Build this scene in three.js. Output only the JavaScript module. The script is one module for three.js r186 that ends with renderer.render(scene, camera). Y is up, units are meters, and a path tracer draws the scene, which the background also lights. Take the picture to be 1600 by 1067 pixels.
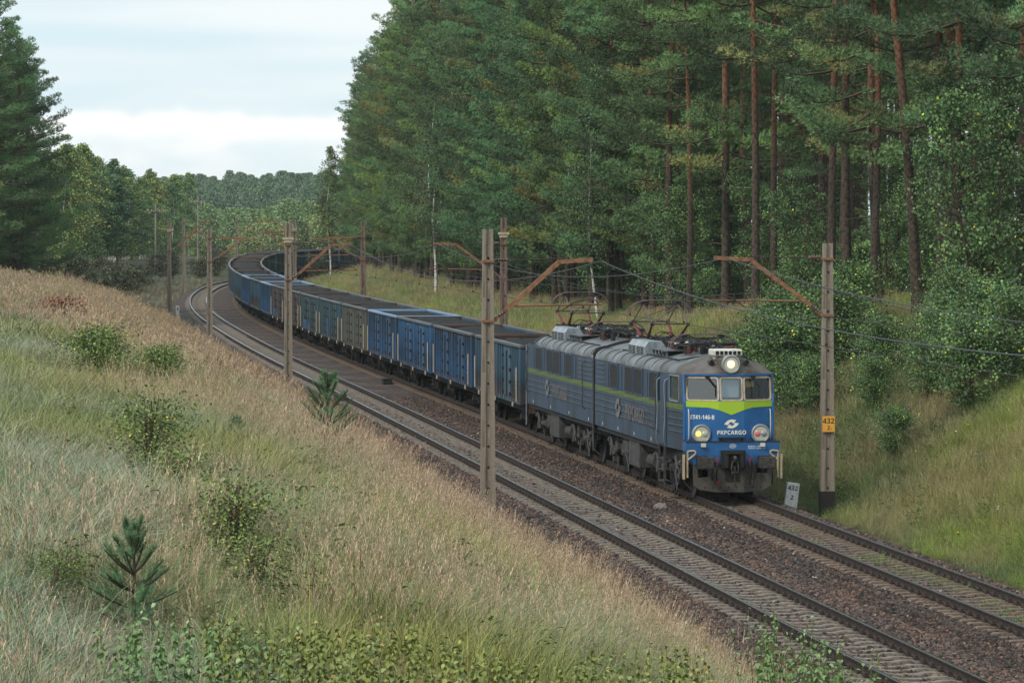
import * as THREE from 'three';
import { ImprovedNoise } from 'three/addons/math/ImprovedNoise.js';
import { mergeGeometries, toCreasedNormals } from 'three/addons/utils/BufferGeometryUtils.js';
import { RoundedBoxGeometry } from 'three/addons/geometries/RoundedBoxGeometry.js';

// ---------------------------------------------------------------- camera, sky, sun, exposure
const scene = new THREE.Scene();
const EYE = 7.387;
const camera = new THREE.PerspectiveCamera(10.663, 1024 / 682, 1, 6000);
camera.position.set(0, EYE, 0);
camera.rotation.set(-Math.atan((533.5 - 368.53) / 5716.96), 0, 0);
const renderer = new THREE.WebGLRenderer({ antialias: true });
renderer.toneMapping = THREE.LinearToneMapping;
renderer.toneMappingExposure = 1.1;
renderer.shadowMap.enabled = true;

const noiseSrc = new ImprovedNoise();
const N3 = (x, y, z = 0) => noiseSrc.noise(x + 311.7, y + 127.3, z + 41.9);
function fbm(x, y, z = 0, oct = 4) { let a = 0.5, s = 0, f = 1; for (let i = 0; i < oct; i++) { s += a * N3(x * f, y * f, z + i * 7.1); f *= 2.03; a *= 0.5; } return s; }
const clamp = (x, a = 0, b = 1) => Math.min(b, Math.max(a, x));
const lerp = (a, b, t) => a + (b - a) * t;
const sstep = (a, b, x) => { const t = clamp((x - a) / (b - a)); return t * t * (3 - 2 * t); };
function rngOf(seed) { let a = seed >>> 0; return () => { a = (a + 0x6d2b79f5) >>> 0; let t = Math.imul(a ^ (a >>> 15), 1 | a); t = (t + Math.imul(t ^ (t >>> 7), 61 | t)) ^ t; return ((t ^ (t >>> 14)) >>> 0) / 4294967296; }; }

// a pale, mostly veiled sky: thin high cloud over washed blue, a low bank of cumulus near the horizon
function makeSky() {
  const W = 4096, H = 2048, data = new Float32Array(W * H * 4);
  for (let j = 0; j < H; j++) {
    const el = ((j + 0.5) / H - 0.5) * Math.PI, y = Math.sin(el), up = Math.max(0, y);
    for (let i = 0; i < W; i++) {
      if (y < -0.02) { const q = (j * W + i) * 4; data[q] = 0.10; data[q + 1] = 0.11; data[q + 2] = 0.10; data[q + 3] = 1; continue; }
      const az = ((i + 0.5) / W - 0.5) * 2 * Math.PI, cx = Math.cos(az) * Math.cos(el), cz = Math.sin(az) * Math.cos(el);
      let c;
      if (y < 0) { c = [0.10, 0.11, 0.10]; }
      else {
        const ed = el * 57.2958, lowBlue = sstep(3.6, 1.2, ed), hz = Math.pow(up, 0.6);
        const base = [lerp(0.70, 0.5, hz), lerp(0.84, 0.68, hz), lerp(0.88, 0.84, hz)];
        const k = 1 / (y + 0.12), v = fbm(cx * k * 0.9, cz * k * 2.1, 3, 4), veil = sstep(-0.26, 0.26, v) * (0.95 - 0.45 * lowBlue);
        c = base.map((b, q) => lerp(b, [0.86, 0.915, 0.925][q], veil));
        // low bank of cumulus: a ragged bright top edge, softer grey-white body below
        if (ed > 3) { const q = (j * W + i) * 4; data[q] = c[0]; data[q + 1] = c[1]; data[q + 2] = c[2]; data[q + 3] = 1; continue; }
        const top = 1.86 + 0.22 * fbm(az * 22, 2.2, 5, 3) + 0.16 * Math.abs(fbm(az * 70, 4.1, 8, 4)) + 0.10 * fbm(az * 150, 1.7, 3, 3), there = sstep(-0.30, -0.06, fbm(az * 8 + 4, 7.7, 2, 3));
        const rim = sstep(top + 0.02, top - 0.05, ed) * sstep(top - 0.5, top - 0.12, ed) * there, body = sstep(top, top - 0.2, ed) * sstep(0.5, 1.3, ed) * there * (0.35 + 0.5 * sstep(-0.15, 0.25, fbm(az * 40, ed * 2.6, 19, 5)));
        c = c.map((b, q) => lerp(b, [0.985, 0.985, 0.975][q], clamp(rim * 1.2 + body)));
      }
      const o = (j * W + i) * 4; data[o] = c[0]; data[o + 1] = c[1]; data[o + 2] = c[2]; data[o + 3] = 1;
    }
  }
  const t = new THREE.DataTexture(data, W, H, THREE.RGBAFormat, THREE.FloatType);
  t.mapping = THREE.EquirectangularReflectionMapping; t.minFilter = t.magFilter = THREE.LinearFilter; t.needsUpdate = true;
  return t;
}
scene.background = makeSky(); scene.environment = scene.background;
const sun = new THREE.DirectionalLight(new THREE.Color(1, 0.95, 0.87), 2.2);
sun.position.set(-140, 190, -20); sun.target.position.set(0, 0, -150); scene.add(sun, sun.target);
sun.castShadow = true; sun.shadow.radius = 20; sun.shadow.mapSize.set(2048, 2048);
Object.assign(sun.shadow.camera, { left: -260, right: 260, top: 260, bottom: -260, near: 10, far: 700 });
scene.fog = new THREE.FogExp2(new THREE.Color(0.78, 0.86, 0.84), 0.0001);

// ---------------------------------------------------------------- helpers
const used = new Map();
function numbered(name) { const n = used.get(name) ?? 0; used.set(name, n + 1); return n ? name + '_' + String(n).padStart(3, '0') : name; }
function tag(o, label, category, group, kind) { if (label) o.userData.label = label; if (category) o.userData.category = category; if (group) o.userData.group = group; if (kind) o.userData.kind = kind; return o; }
function thing(name, label, category, pos = [0, 0, 0], turn = 0, group) { const g = new THREE.Group(); g.name = numbered(name); g.position.set(...pos); g.rotation.y = turn; scene.add(g); return tag(g, label, category, group); }
function shade(m) { m.castShadow = m.receiveShadow = true; return m; }
function norm(g) { let q = g.index ? g.toNonIndexed() : g.clone(); for (const k of Object.keys(q.attributes)) if (!['position', 'normal', 'uv'].includes(k)) q.deleteAttribute(k); if (!q.attributes.normal) q.computeVertexNormals(); if (!q.attributes.uv) q.setAttribute('uv', new THREE.BufferAttribute(new Float32Array(q.attributes.position.count * 2), 2)); q.clearGroups?.(); q.morphAttributes = {}; return q; }
const merged = (list) => (list.length === 1 ? list[0] : mergeGeometries(list.map(norm), false));
function part(name, geo, material, parent, label) { const m = shade(new THREE.Mesh(Array.isArray(geo) ? merged(geo) : geo, material)); m.name = parent ? name : numbered(name); if (label) m.userData.label = label; (parent ?? scene).add(m); return m; }
function struct(name, geo, material) { const m = part(name, geo, material); m.userData.kind = 'structure'; return m; }
const boxCache = new Map();
function box(w, h, d, x = 0, y = 0, z = 0, ry = 0, rx = 0, rz = 0) { const g = new THREE.BoxGeometry(w, h, d); boxUV(g, w, h, d); if (rx || ry || rz) g.applyMatrix4(new THREE.Matrix4().makeRotationFromEuler(new THREE.Euler(rx, ry, rz, 'YXZ'))); g.translate(x, y, z); return g; }
function boxUV(g, w, h, d) { const uv = g.attributes.uv, s = [[d, h], [d, h], [w, d], [w, d], [w, h], [w, h]]; for (let f = 0; f < 6; f++) for (let i = 0; i < 4; i++) { const k = f * 4 + i; uv.setXY(k, uv.getX(k) * s[f][0], uv.getY(k) * s[f][1]); } }
function rbox(w, h, d, x = 0, y = 0, z = 0, r = 0.02, seg = 2) { const g = new RoundedBoxGeometry(w, h, d, seg, Math.min(r, w / 2.01, h / 2.01, d / 2.01)); g.translate(x, y, z); return g; }
const V = (x, y, z) => new THREE.Vector3(x, y, z);
function rod(a, b, r, seg = 6, r2 = r) { const A = V(...a), B = V(...b), d = B.clone().sub(A), L = d.length(); const g = new THREE.CylinderGeometry(r2, r, L, seg, 1); g.applyQuaternion(new THREE.Quaternion().setFromUnitVectors(V(0, 1, 0), d.normalize())); g.translate((A.x + B.x) / 2, (A.y + B.y) / 2, (A.z + B.z) / 2); return g; }
function bar(a, b, w, h) { const A = V(...a), B = V(...b), d = B.clone().sub(A), L = d.length(); const g = new THREE.BoxGeometry(w, h, L); boxUV(g, w, h, L); const m = new THREE.Matrix4().lookAt(B, A, V(0, 1, 0)); g.applyMatrix4(m); g.translate((A.x + B.x) / 2, (A.y + B.y) / 2, (A.z + B.z) / 2); return g; }
function tube(pts, r, seg = 24, rs = 6) { return new THREE.TubeGeometry(new THREE.CatmullRomCurve3(pts.map((p) => V(...p))), seg, r, rs, false); }
function disc(r, h, x, y, z, axis = 'z', seg = 20, r2 = r) { const g = new THREE.CylinderGeometry(r2, r, h, seg); if (axis === 'z') g.rotateX(Math.PI / 2); if (axis === 'x') g.rotateZ(Math.PI / 2); g.translate(x, y, z); return g; }

// textures: a grey-scale tileable noise table shared by many materials, plus painted colour maps
function tileNoise(n, cells, seed, oct = 4) {
  const out = new Float32Array(n * n); let amp = 1, tot = 0;
  for (let o = 0, c = cells; o < oct && c < n; o++, c *= 2, amp *= 0.55) {
    const r = rngOf(seed * 97 + o * 13 + 5), grid = Float32Array.from({ length: c * c }, () => r()); tot += amp;
    for (let j = 0; j < n; j++) { const y = (j / n) * c, y0 = Math.floor(y), fy = y - y0, sy = fy * fy * (3 - 2 * fy); for (let i = 0; i < n; i++) { const x = (i / n) * c, x0 = Math.floor(x), fx = x - x0, sx = fx * fx * (3 - 2 * fx); const a = grid[(y0 % c) * c + (x0 % c)], b = grid[(y0 % c) * c + ((x0 + 1) % c)], d = grid[((y0 + 1) % c) * c + (x0 % c)], e = grid[((y0 + 1) % c) * c + ((x0 + 1) % c)]; out[j * n + i] += amp * lerp(lerp(a, b, sx), lerp(d, e, sx), sy); } }
  }
  for (let i = 0; i < out.length; i++) out[i] /= tot;
  return out;
}
const S2L = (c) => { c /= 255; return c <= 0.04045 ? c / 12.92 : Math.pow((c + 0.055) / 1.055, 2.4); };
const rgb = (r, g, b) => new THREE.Color().setRGB(S2L(r), S2L(g), S2L(b));
// colours: list of sRGB stops along the noise; fine grain on top
function noiseMap({ n = 512, cells = 6, oct = 6, seed = 1, stops, grain = 0.06, stretch = 1, repeat = [1, 1], contrast = 1.6 }) {
  const a = tileNoise(n, cells, seed, oct), r = rngOf(seed + 900), d = new Uint8Array(n * n * 4);
  for (let j = 0; j < n; j++) for (let i = 0; i < n; i++) {
    const k = j * n + i, v = a[(Math.floor(j / stretch) % n) * n + i]; let t = clamp((v - 0.5) * contrast + 0.5) * (stops.length - 1); const q = Math.min(stops.length - 2, Math.floor(t)); t -= q; const gr = 1 + (r() - 0.5) * 2 * grain;
    for (let c = 0; c < 3; c++) d[k * 4 + c] = clamp(lerp(stops[q][c], stops[q + 1][c], t) * gr, 0, 255); d[k * 4 + 3] = 255;
  }
  return texOf(d, n, repeat, true);
}
function texOf(d, n, repeat = [1, 1], srgb = true) { const t = new THREE.DataTexture(d, n, n, THREE.RGBAFormat); t.wrapS = t.wrapT = THREE.RepeatWrapping; t.magFilter = THREE.LinearFilter; t.minFilter = THREE.LinearMipmapLinearFilter; t.colorSpace = srgb ? THREE.SRGBColorSpace : THREE.NoColorSpace; t.repeat.set(...repeat); t.needsUpdate = true; return t; }
function noiseGrey({ n = 512, cells = 16, oct = 5, seed = 1, lo = 0, hi = 255, repeat = [1, 1] }) { const a = tileNoise(n, cells, seed, oct), d = new Uint8Array(n * n * 4); for (let k = 0; k < n * n; k++) { const v = lerp(lo, hi, clamp((a[k] - 0.5) * 2 + 0.5)); d[k * 4] = d[k * 4 + 1] = d[k * 4 + 2] = v; d[k * 4 + 3] = 255; } return texOf(d, n, repeat, false); }
const std = (o) => new THREE.MeshStandardMaterial({ roughness: 0.85, metalness: 0, ...o });
const bumpA = noiseGrey({ seed: 3 });

// ---------------------------------------------------------------- the line: centre of the right-hand track by chainage s, offset o to the right, height h over the rail
const KS = [0, 60, 120, 180, 240, 300, 360, 420, 500, 650, 900], KV = [-0.008, 0.154, -0.271, -0.128, -1.26, -1.468, -1.542, -0.376, 0.341, 0.976, 1.616];
const GS = [-45, 100, 200, 300, 400, 600, 1000], GV = [-0.13, 0.447, 0.955, 2.312, 2.524, 4.839, 9.596];
function interp(x, xs, ys) { if (x <= xs[0]) return ys[0]; for (let i = 1; i < xs.length; i++) if (x <= xs[i]) return lerp(ys[i - 1], ys[i], (x - xs[i - 1]) / (xs[i] - xs[i - 1])); return ys[ys.length - 1]; }
const S0 = -160, S1 = 1000, DS = 1, NS = (S1 - S0) / DS + 1, TH = new Float64Array(NS), TX = new Float64Array(NS), TZ = new Float64Array(NS), TY = new Float64Array(NS);
{
  const i0 = -S0 / DS, kk = Array.from({ length: NS }, (_, i) => interp(S0 + i * DS, KS, KV) * 1e-3);
  for (let i = 1; i < NS; i++) TH[i] = TH[i - 1] + (kk[i] + kk[i - 1]) / 2 * DS;
  const t0 = TH[i0]; for (let i = 0; i < NS; i++) TH[i] += 0.136176 - t0;
  for (let i = 1; i < NS; i++) { TX[i] = TX[i - 1] - (Math.sin(TH[i]) + Math.sin(TH[i - 1])) / 2 * DS; TZ[i] = TZ[i - 1] - (Math.cos(TH[i]) + Math.cos(TH[i - 1])) / 2 * DS; }
  const x0 = TX[i0], z0 = TZ[i0]; for (let i = 0; i < NS; i++) { TX[i] += 6.281 - x0; TZ[i] += -101.847 - z0; }
  const raw = Array.from({ length: NS }, (_, i) => interp(S0 + i * DS, GS, GV));
  for (let i = 0; i < NS; i++) { let a = 0, w = 0; for (let j = -30; j <= 30; j++) { const q = 0.5 + 0.5 * Math.cos((Math.PI * j) / 31); a += q * raw[clamp(i + j, 0, NS - 1)]; w += q; } TY[i] = a / w; }
  const y0 = TY[i0]; for (let i = 0; i < NS; i++) TY[i] -= y0;
}
const samp = (A, s) => { const t = clamp((s - S0) / DS, 0, NS - 1.001), i = Math.floor(t); return lerp(A[i], A[i + 1], t - i); };
const thAt = (s) => samp(TH, s), gAt = (s) => samp(TY, s);
function at(s, o, h = 0) { const th = thAt(s); return V(samp(TX, s) + o * Math.cos(th), samp(TY, s) + h, samp(TZ, s) - o * Math.sin(th)); }
function sOf(x, z) { // chainage and offset of a point on the ground
  let lo = 0, hi = NS - 1; while (hi - lo > 1) { const m = (lo + hi) >> 1; if (TZ[m] > z) lo = m; else hi = m; }
  let s = S0 + lo * DS;
  if (lo === 0 && z > TZ[0]) s = S0;
  for (let k = 0; k < 4; k++) { const th = thAt(s), dx = x - samp(TX, s), dz = z - samp(TZ, s); s = clamp(s + dx * -Math.sin(th) + dz * -Math.cos(th), S0, S1); }
  const th = thAt(s), dx = x - samp(TX, s), dz = z - samp(TZ, s);
  return [s, dx * Math.cos(th) + dz * -Math.sin(th)];
}
const OL = -4.425;             // centre of the left-hand track
// ---------------------------------------------------------------- terrain
const LT = [0, 0.9, 3, 6, 9, 13, 20, 40], LH = [-0.62, -0.36, 0.55, 2.2, 3.3, 3.95, 4.2, 4.2];
function crossH(s, o) { // ground over rail level
  if (o < 0) {
    const t = -o - 7.15; if (t < 0) return -0.75;
    let h = interp(t, LT, LH);
    const far = sstep(170, 260, s); h = lerp(h, Math.min(h, interp(t, [0, 1, 6, 14, 30, 60], [-0.6, -0.4, 0.1, 1.4, 2.2, 2.6])), far);
    return h;
  }
  const t = o - 2.55; if (t < 0) return -0.75;
  const near = interp(t, [0, 0.8, 1.6, 5, 9, 14, 30, 80], [-0.62, -0.5, -0.3, 1.9, 4.1, 5.0, 5.6, 7]);
  const mid = interp(t, [0, 0.8, 2, 6, 12, 20, 40, 80], [-0.62, -0.45, -0.2, 0.9, 2.3, 3.2, 4.4, 6]);
  return lerp(near, mid, sstep(25, 110, s));
}
const bareEarth = (x, z, s, o) => sstep(0.3, 0.6, sstep(6, 2.5, Math.abs(o + 17.5 + 3 * fbm(s * 0.03, 3, 2, 2))) * sstep(120, 150, s) * sstep(275, 235, s) + 0.5 * fbm(x * 0.3, z * 0.12, 8, 3));
function groundH(x, z) {
  const [s, o] = sOf(x, z); let h = crossH(s, o), g = gAt(s);
  const d = Math.abs(o + 2.2), rough = sstep(6, 12, d);
  h += rough * (0.4 * fbm(x * 0.05, z * 0.05, 2, 3) + 0.14 * fbm(x * 0.4, z * 0.4, 5, 2));
  // the wooded hills that close the view
  const D = Math.hypot(x, z);
  const wide = sstep(14, 60, d) * (z < 0 ? 1 : 0), flat = 2.6 + 2.0 * fbm(x * 0.01, z * 0.006, 4, 3), hill = sstep(820, 1550, D) * (10 + 8 * fbm(x * 0.0026 + 3, z * 0.0014, 9, 3));
  const open = sstep(40, 130, d), near = g * lerp(1, 0.7, open) + h;
  return lerp(near, Math.min(near, flat), sstep(400, 540, D) * wide) + hill * wide;
}
{
  const zs = []; for (let z = 60; z > -60; z -= 4) zs.push(z); for (let z = -60; z > -340; z -= 1.6) zs.push(z); for (let z = -340, d = 3; z > -4000; z -= d, d *= 1.05) zs.push(z);
  const os = [-2200, -1300, -800, -520, -360, -260, -190, -140, -105, -80, -64, -52]; for (let o = -44; o < -8; o += 1.2) os.push(o); os.push(-8.05, -7.6, -7.15, -6.9, 2.3, 2.55, 3.0, 3.4, 4.1); for (let o = 5; o < 34; o += 1.2) os.push(o); os.push(36, 44, 56, 72, 95, 130, 190, 260, 360, 520, 800, 1300, 2200);
  const P = [], C = [], UV = [], I = [], nc = os.length;
  const ca = rgb(92, 92, 60), cb = rgb(60, 62, 42), cp = rgb(132, 98, 78), tmp = new THREE.Color();
  for (const z of zs) for (const o of os) {
    // the column follows the line: same offset, same depth
    let lo = 0, hi = NS - 1; while (hi - lo > 1) { const m = (lo + hi) >> 1; if (TZ[m] > z) lo = m; else hi = m; }
    const f = clamp((TZ[lo] - z) / Math.max(1e-6, TZ[lo] - TZ[hi])); let xc = lerp(TX[lo], TX[hi], f), c = Math.cos(lerp(TH[lo], TH[hi], f)); if (z > TZ[0]) { xc = TX[0] + (z - TZ[0]) * Math.tan(TH[0]); c = Math.cos(TH[0]); }
    const x = xc + o / c; P.push(x, groundH(x, z), z); UV.push(x / 6, z / 6);
    tmp.copy(ca).lerp(cb, clamp(0.5 + fbm(x * 0.07, z * 0.07, 1, 4)));
    const [s, oo] = sOf(x, z); tmp.lerp(cp, bareEarth(x, z, s, oo)); C.push(tmp.r, tmp.g, tmp.b);
  }
  for (let j = 0; j < zs.length - 1; j++) for (let i = 0; i < nc - 1; i++) { const a = j * nc + i; I.push(a, a + 1, a + nc, a + 1, a + nc + 1, a + nc); }
  const g = new THREE.BufferGeometry(); g.setAttribute('position', new THREE.Float32BufferAttribute(P, 3)); g.setAttribute('uv', new THREE.Float32BufferAttribute(UV, 2)); g.setAttribute('color', new THREE.Float32BufferAttribute(C, 3)); g.setIndex(I); g.computeVertexNormals();
  const soil = noiseMap({ n: 512, cells: 8, seed: 21, stops: [[150, 140, 120], [225, 220, 195], [255, 250, 235]], grain: 0.16 });
  struct('ground', g, std({ map: soil, vertexColors: true, roughness: 1, bumpMap: bumpA, bumpScale: 0.04 }));
}
// ---------------------------------------------------------------- ballast bed, rails, sleepers
function sweep(profile, ss, vScale = 1, uScale = 1, closed = false) { // profile: [o, h] points, left to right
  const P = [], UV = [], I = [], n = profile.length; let u = 0; const us = profile.map((p, i) => { if (i) u += Math.hypot(p[0] - profile[i - 1][0], p[1] - profile[i - 1][1]); return u; });
  for (const s of ss) profile.forEach((p, i) => { const q = at(s, p[0], p[1]); P.push(q.x, q.y, q.z); UV.push(us[i] * uScale, s * vScale); });
  for (let j = 0; j < ss.length - 1; j++) for (let i = 0; i < n - (closed ? 0 : 1); i++) { const a = j * n + i, b = j * n + (i + 1) % n; I.push(a, b, a + n, b, b + n, a + n); }
  const g = new THREE.BufferGeometry(); g.setAttribute('position', new THREE.Float32BufferAttribute(P, 3)); g.setAttribute('uv', new THREE.Float32BufferAttribute(UV, 2)); g.setIndex(I); g.computeVertexNormals(); return g;
}
const range = (a, b, d) => { const r = []; for (let x = a; x <= b + 1e-6; x += d) r.push(x); return r; };
{
  const n = 1024, cellN = 150, r = rngOf(77), pts = []; // stones: a cell pattern, each cell with its own tone
  for (let j = 0; j < cellN; j++) for (let i = 0; i < cellN; i++) pts.push([(i + r()) / cellN, (j + r()) / cellN, r(), r()]);
  const big = tileNoise(n, 5, 31, 4), d = new Uint8Array(n * n * 4), b = new Uint8Array(n * n * 4);
  for (let y = 0; y < n; y++) for (let x = 0; x < n; x++) {
    const fx = (x / n) * cellN, fy = (y / n) * cellN, ci = Math.floor(fx), cj = Math.floor(fy); let d1 = 9, d2 = 9, best = null;
    for (let q = -1; q <= 1; q++) for (let p = -1; p <= 1; p++) { const ii = (ci + p + cellN) % cellN, jj = (cj + q + cellN) % cellN, t = pts[jj * cellN + ii]; let dx = t[0] * cellN - fx, dy = t[1] * cellN - fy; dx -= Math.round(dx / cellN) * cellN; dy -= Math.round(dy / cellN) * cellN; const e = dx * dx + dy * dy; if (e < d1) { d2 = d1; d1 = e; best = t; } else if (e < d2) d2 = e; }
    const edge = clamp((Math.sqrt(d2) - Math.sqrt(d1)) * 2.2), k = (y * n + x) * 4, w = big[y * n + x];
    const tone = 0.62 + 0.5 * best[2] + (w - 0.5) * 0.5, rust = clamp((w - 0.35) * 1.6) * (0.4 + 0.6 * best[3]);
    const c = [lerp(84, 112, rust), lerp(74, 84, rust), lerp(70, 68, rust)], hot = best[2] > 0.965 ? 1.5 : 1;
    for (let m = 0; m < 3; m++) d[k + m] = clamp(c[m] * tone * hot, 0, 255); d[k + 3] = 255;
    b[k] = b[k + 1] = b[k + 2] = 255 * edge * (0.5 + 0.5 * best[3]); b[k + 3] = 255;
  }
  const map = texOf(d, n, [0.125, 0.125]), bump = texOf(b, n, [0.125, 0.125], false);
  const prof = [[-7.35, -0.80], [-7.0, -0.64], [-6.35, -0.31], [-6.05, -0.24], [-5.7, -0.225], [-4.4, -0.215], [-3.1, -0.225], [-2.75, -0.25], [-2.2, -0.28], [-1.65, -0.25], [-1.3, -0.225], [0, -0.215], [1.3, -0.225], [1.6, -0.24], [1.95, -0.36], [2.4, -0.58], [2.75, -0.80]];
  struct('ballast_bed', sweep(prof, [...range(-158, 400, 2), ...range(404, 996, 4)]), std({ map, bumpMap: bump, bumpScale: 0.05, roughness: 0.95 }));
}
const M = {};
M.railSide = std({ map: noiseMap({ seed: 41, cells: 10, stops: [[34, 27, 25], [52, 42, 38], [72, 55, 46]], grain: 0.12 }), roughness: 0.75 });
M.railTop = std({ color: rgb(170, 176, 182), roughness: 0.22, metalness: 1 });
M.railTopDull = std({ color: rgb(120, 118, 116), roughness: 0.42, metalness: 0.9 });
M.sleeper = [0, 1, 2].map((i) => std({ map: noiseMap({ n: 256, seed: 51 + i, cells: 8, stops: [[92, 84, 76], [120, 111, 100], [140, 130, 118]], grain: 0.14 }), roughness: 0.95, bumpMap: bumpA, bumpScale: 0.006 }));
M.sleeperRust = [0, 1, 2].map((i) => std({ map: noiseMap({ n: 256, seed: 61 + i, cells: 8, stops: [[84, 70, 60], [108, 92, 78], [124, 110, 96]], grain: 0.14 }), roughness: 0.95, bumpMap: bumpA, bumpScale: 0.006 }));
M.clip = std({ color: rgb(58, 44, 38), roughness: 0.8 });
function sleeperGeo() { // concrete sleeper: raised seats, lower waist, trapezoid section
  const xs = [-1.25, -1.18, -0.36, -0.18, 0.18, 0.36, 1.18, 1.25], top = [-0.245, -0.19, -0.175, -0.205, -0.205, -0.175, -0.19, -0.245], tw = [0.09, 0.105, 0.1, 0.095, 0.095, 0.1, 0.105, 0.09], P = [], I = [], UV = [];
  xs.forEach((x, i) => { P.push(x, -0.36, 0.14, x, top[i], tw[i], x, top[i], -tw[i], x, -0.36, -0.14); UV.push(x, 0, x, 0.2, x, 0.4, x, 0.6); });
  for (let i = 0; i < xs.length - 1; i++) for (let k = 0; k < 3; k++) { const a = i * 4 + k; I.push(a, a + 4, a + 1, a + 1, a + 4, a + 5); }
  I.push(0, 1, 2, 0, 2, 3); const e = (xs.length - 1) * 4; I.push(e, e + 2, e + 1, e, e + 3, e + 2);
  const g = new THREE.BufferGeometry(); g.setAttribute('position', new THREE.Float32BufferAttribute(P, 3)); g.setAttribute('uv', new THREE.Float32BufferAttribute(UV, 2)); g.setIndex(I); return toCreasedNormals(g, 0.5);
}
const SLEEPER = sleeperGeo();
function track(o, label, mats, topMat, sMax) {
  const t = thing('railway_track', label, 'railway track');
  const ss = [...range(-158, 420, 2), ...range(424, 990, 5)];
  const R = [[-0.075, -0.165], [-0.075, -0.15], [-0.012, -0.13], [-0.010, -0.05], [-0.036, -0.036], [-0.036, -0.005], [-0.030, 0], [0.030, 0], [0.036, -0.005], [0.036, -0.036], [0.010, -0.05], [0.012, -0.13], [0.075, -0.15], [0.075, -0.165]];
  for (const e of [-0.7525, 0.7525]) {
    const rail = part('rail', toCreasedNormals(sweep(R.map((p) => [p[0] + o + e, p[1]]), ss, 1, 1), 0.6), M.railSide, t);
    part('running_surface', sweep([[-0.031, -0.004], [-0.028, 0.0035], [0.028, 0.0035], [0.031, -0.004]].map((p) => [p[0] + o + e, p[1]]), ss), topMat, rail);
  }
  const rest = [], r = rngOf(o * 10 + 500); let count = 0; const clipPos = [];
  for (let s = -60; s < 330; s += 0.6) {
    const turn = thAt(s) + (r() - 0.5) * 0.02, p = at(s, o, (r() - 0.5) * 0.012);
    if (s < 150) for (const e of [-0.7525, 0.7525]) for (const q of [-0.1, 0.1]) clipPos.push([s, o + e + q]);
    if (count < 295 && s > -46 && s < sMax) { const m = part('sleeper', SLEEPER, mats[Math.floor(r() * 3)], t); m.position.copy(p); m.rotation.y = turn; count++; if (count > 1) m.name = 'sleeper_' + String(count - 1).padStart(3, '0'); }
    else { const g = SLEEPER.clone(); g.rotateY(turn); g.translate(p.x, p.y, p.z); rest.push(g); }
  }
  const d = part('distant_sleepers', rest, mats[0], t); d.userData.kind = 'stuff';
  const cg = merged([box(0.11, 0.03, 0.13, 0, 0, 0), disc(0.022, 0.07, 0, 0.02, 0, 'y', 6), box(0.06, 0.05, 0.05, 0, 0.02, 0)]);
  const im = shade(new THREE.InstancedMesh(cg, M.clip, clipPos.length)); const mt = new THREE.Matrix4();
  clipPos.forEach(([s, q], i) => { const p = at(s, q, -0.145); mt.makeRotationY(thAt(s)); mt.setPosition(p); im.setMatrixAt(i, mt); });
  im.name = 'rail_fastenings'; im.userData.kind = 'stuff'; t.add(im);
  return t;
}
track(OL, 'empty left railway track with bright polished rails on grey sleepers', M.sleeper, M.railTop, 150);
track(0, 'right railway track under the coal train, rusty sleepers and dull rails', M.sleeperRust, M.railTopDull, 60);
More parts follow.
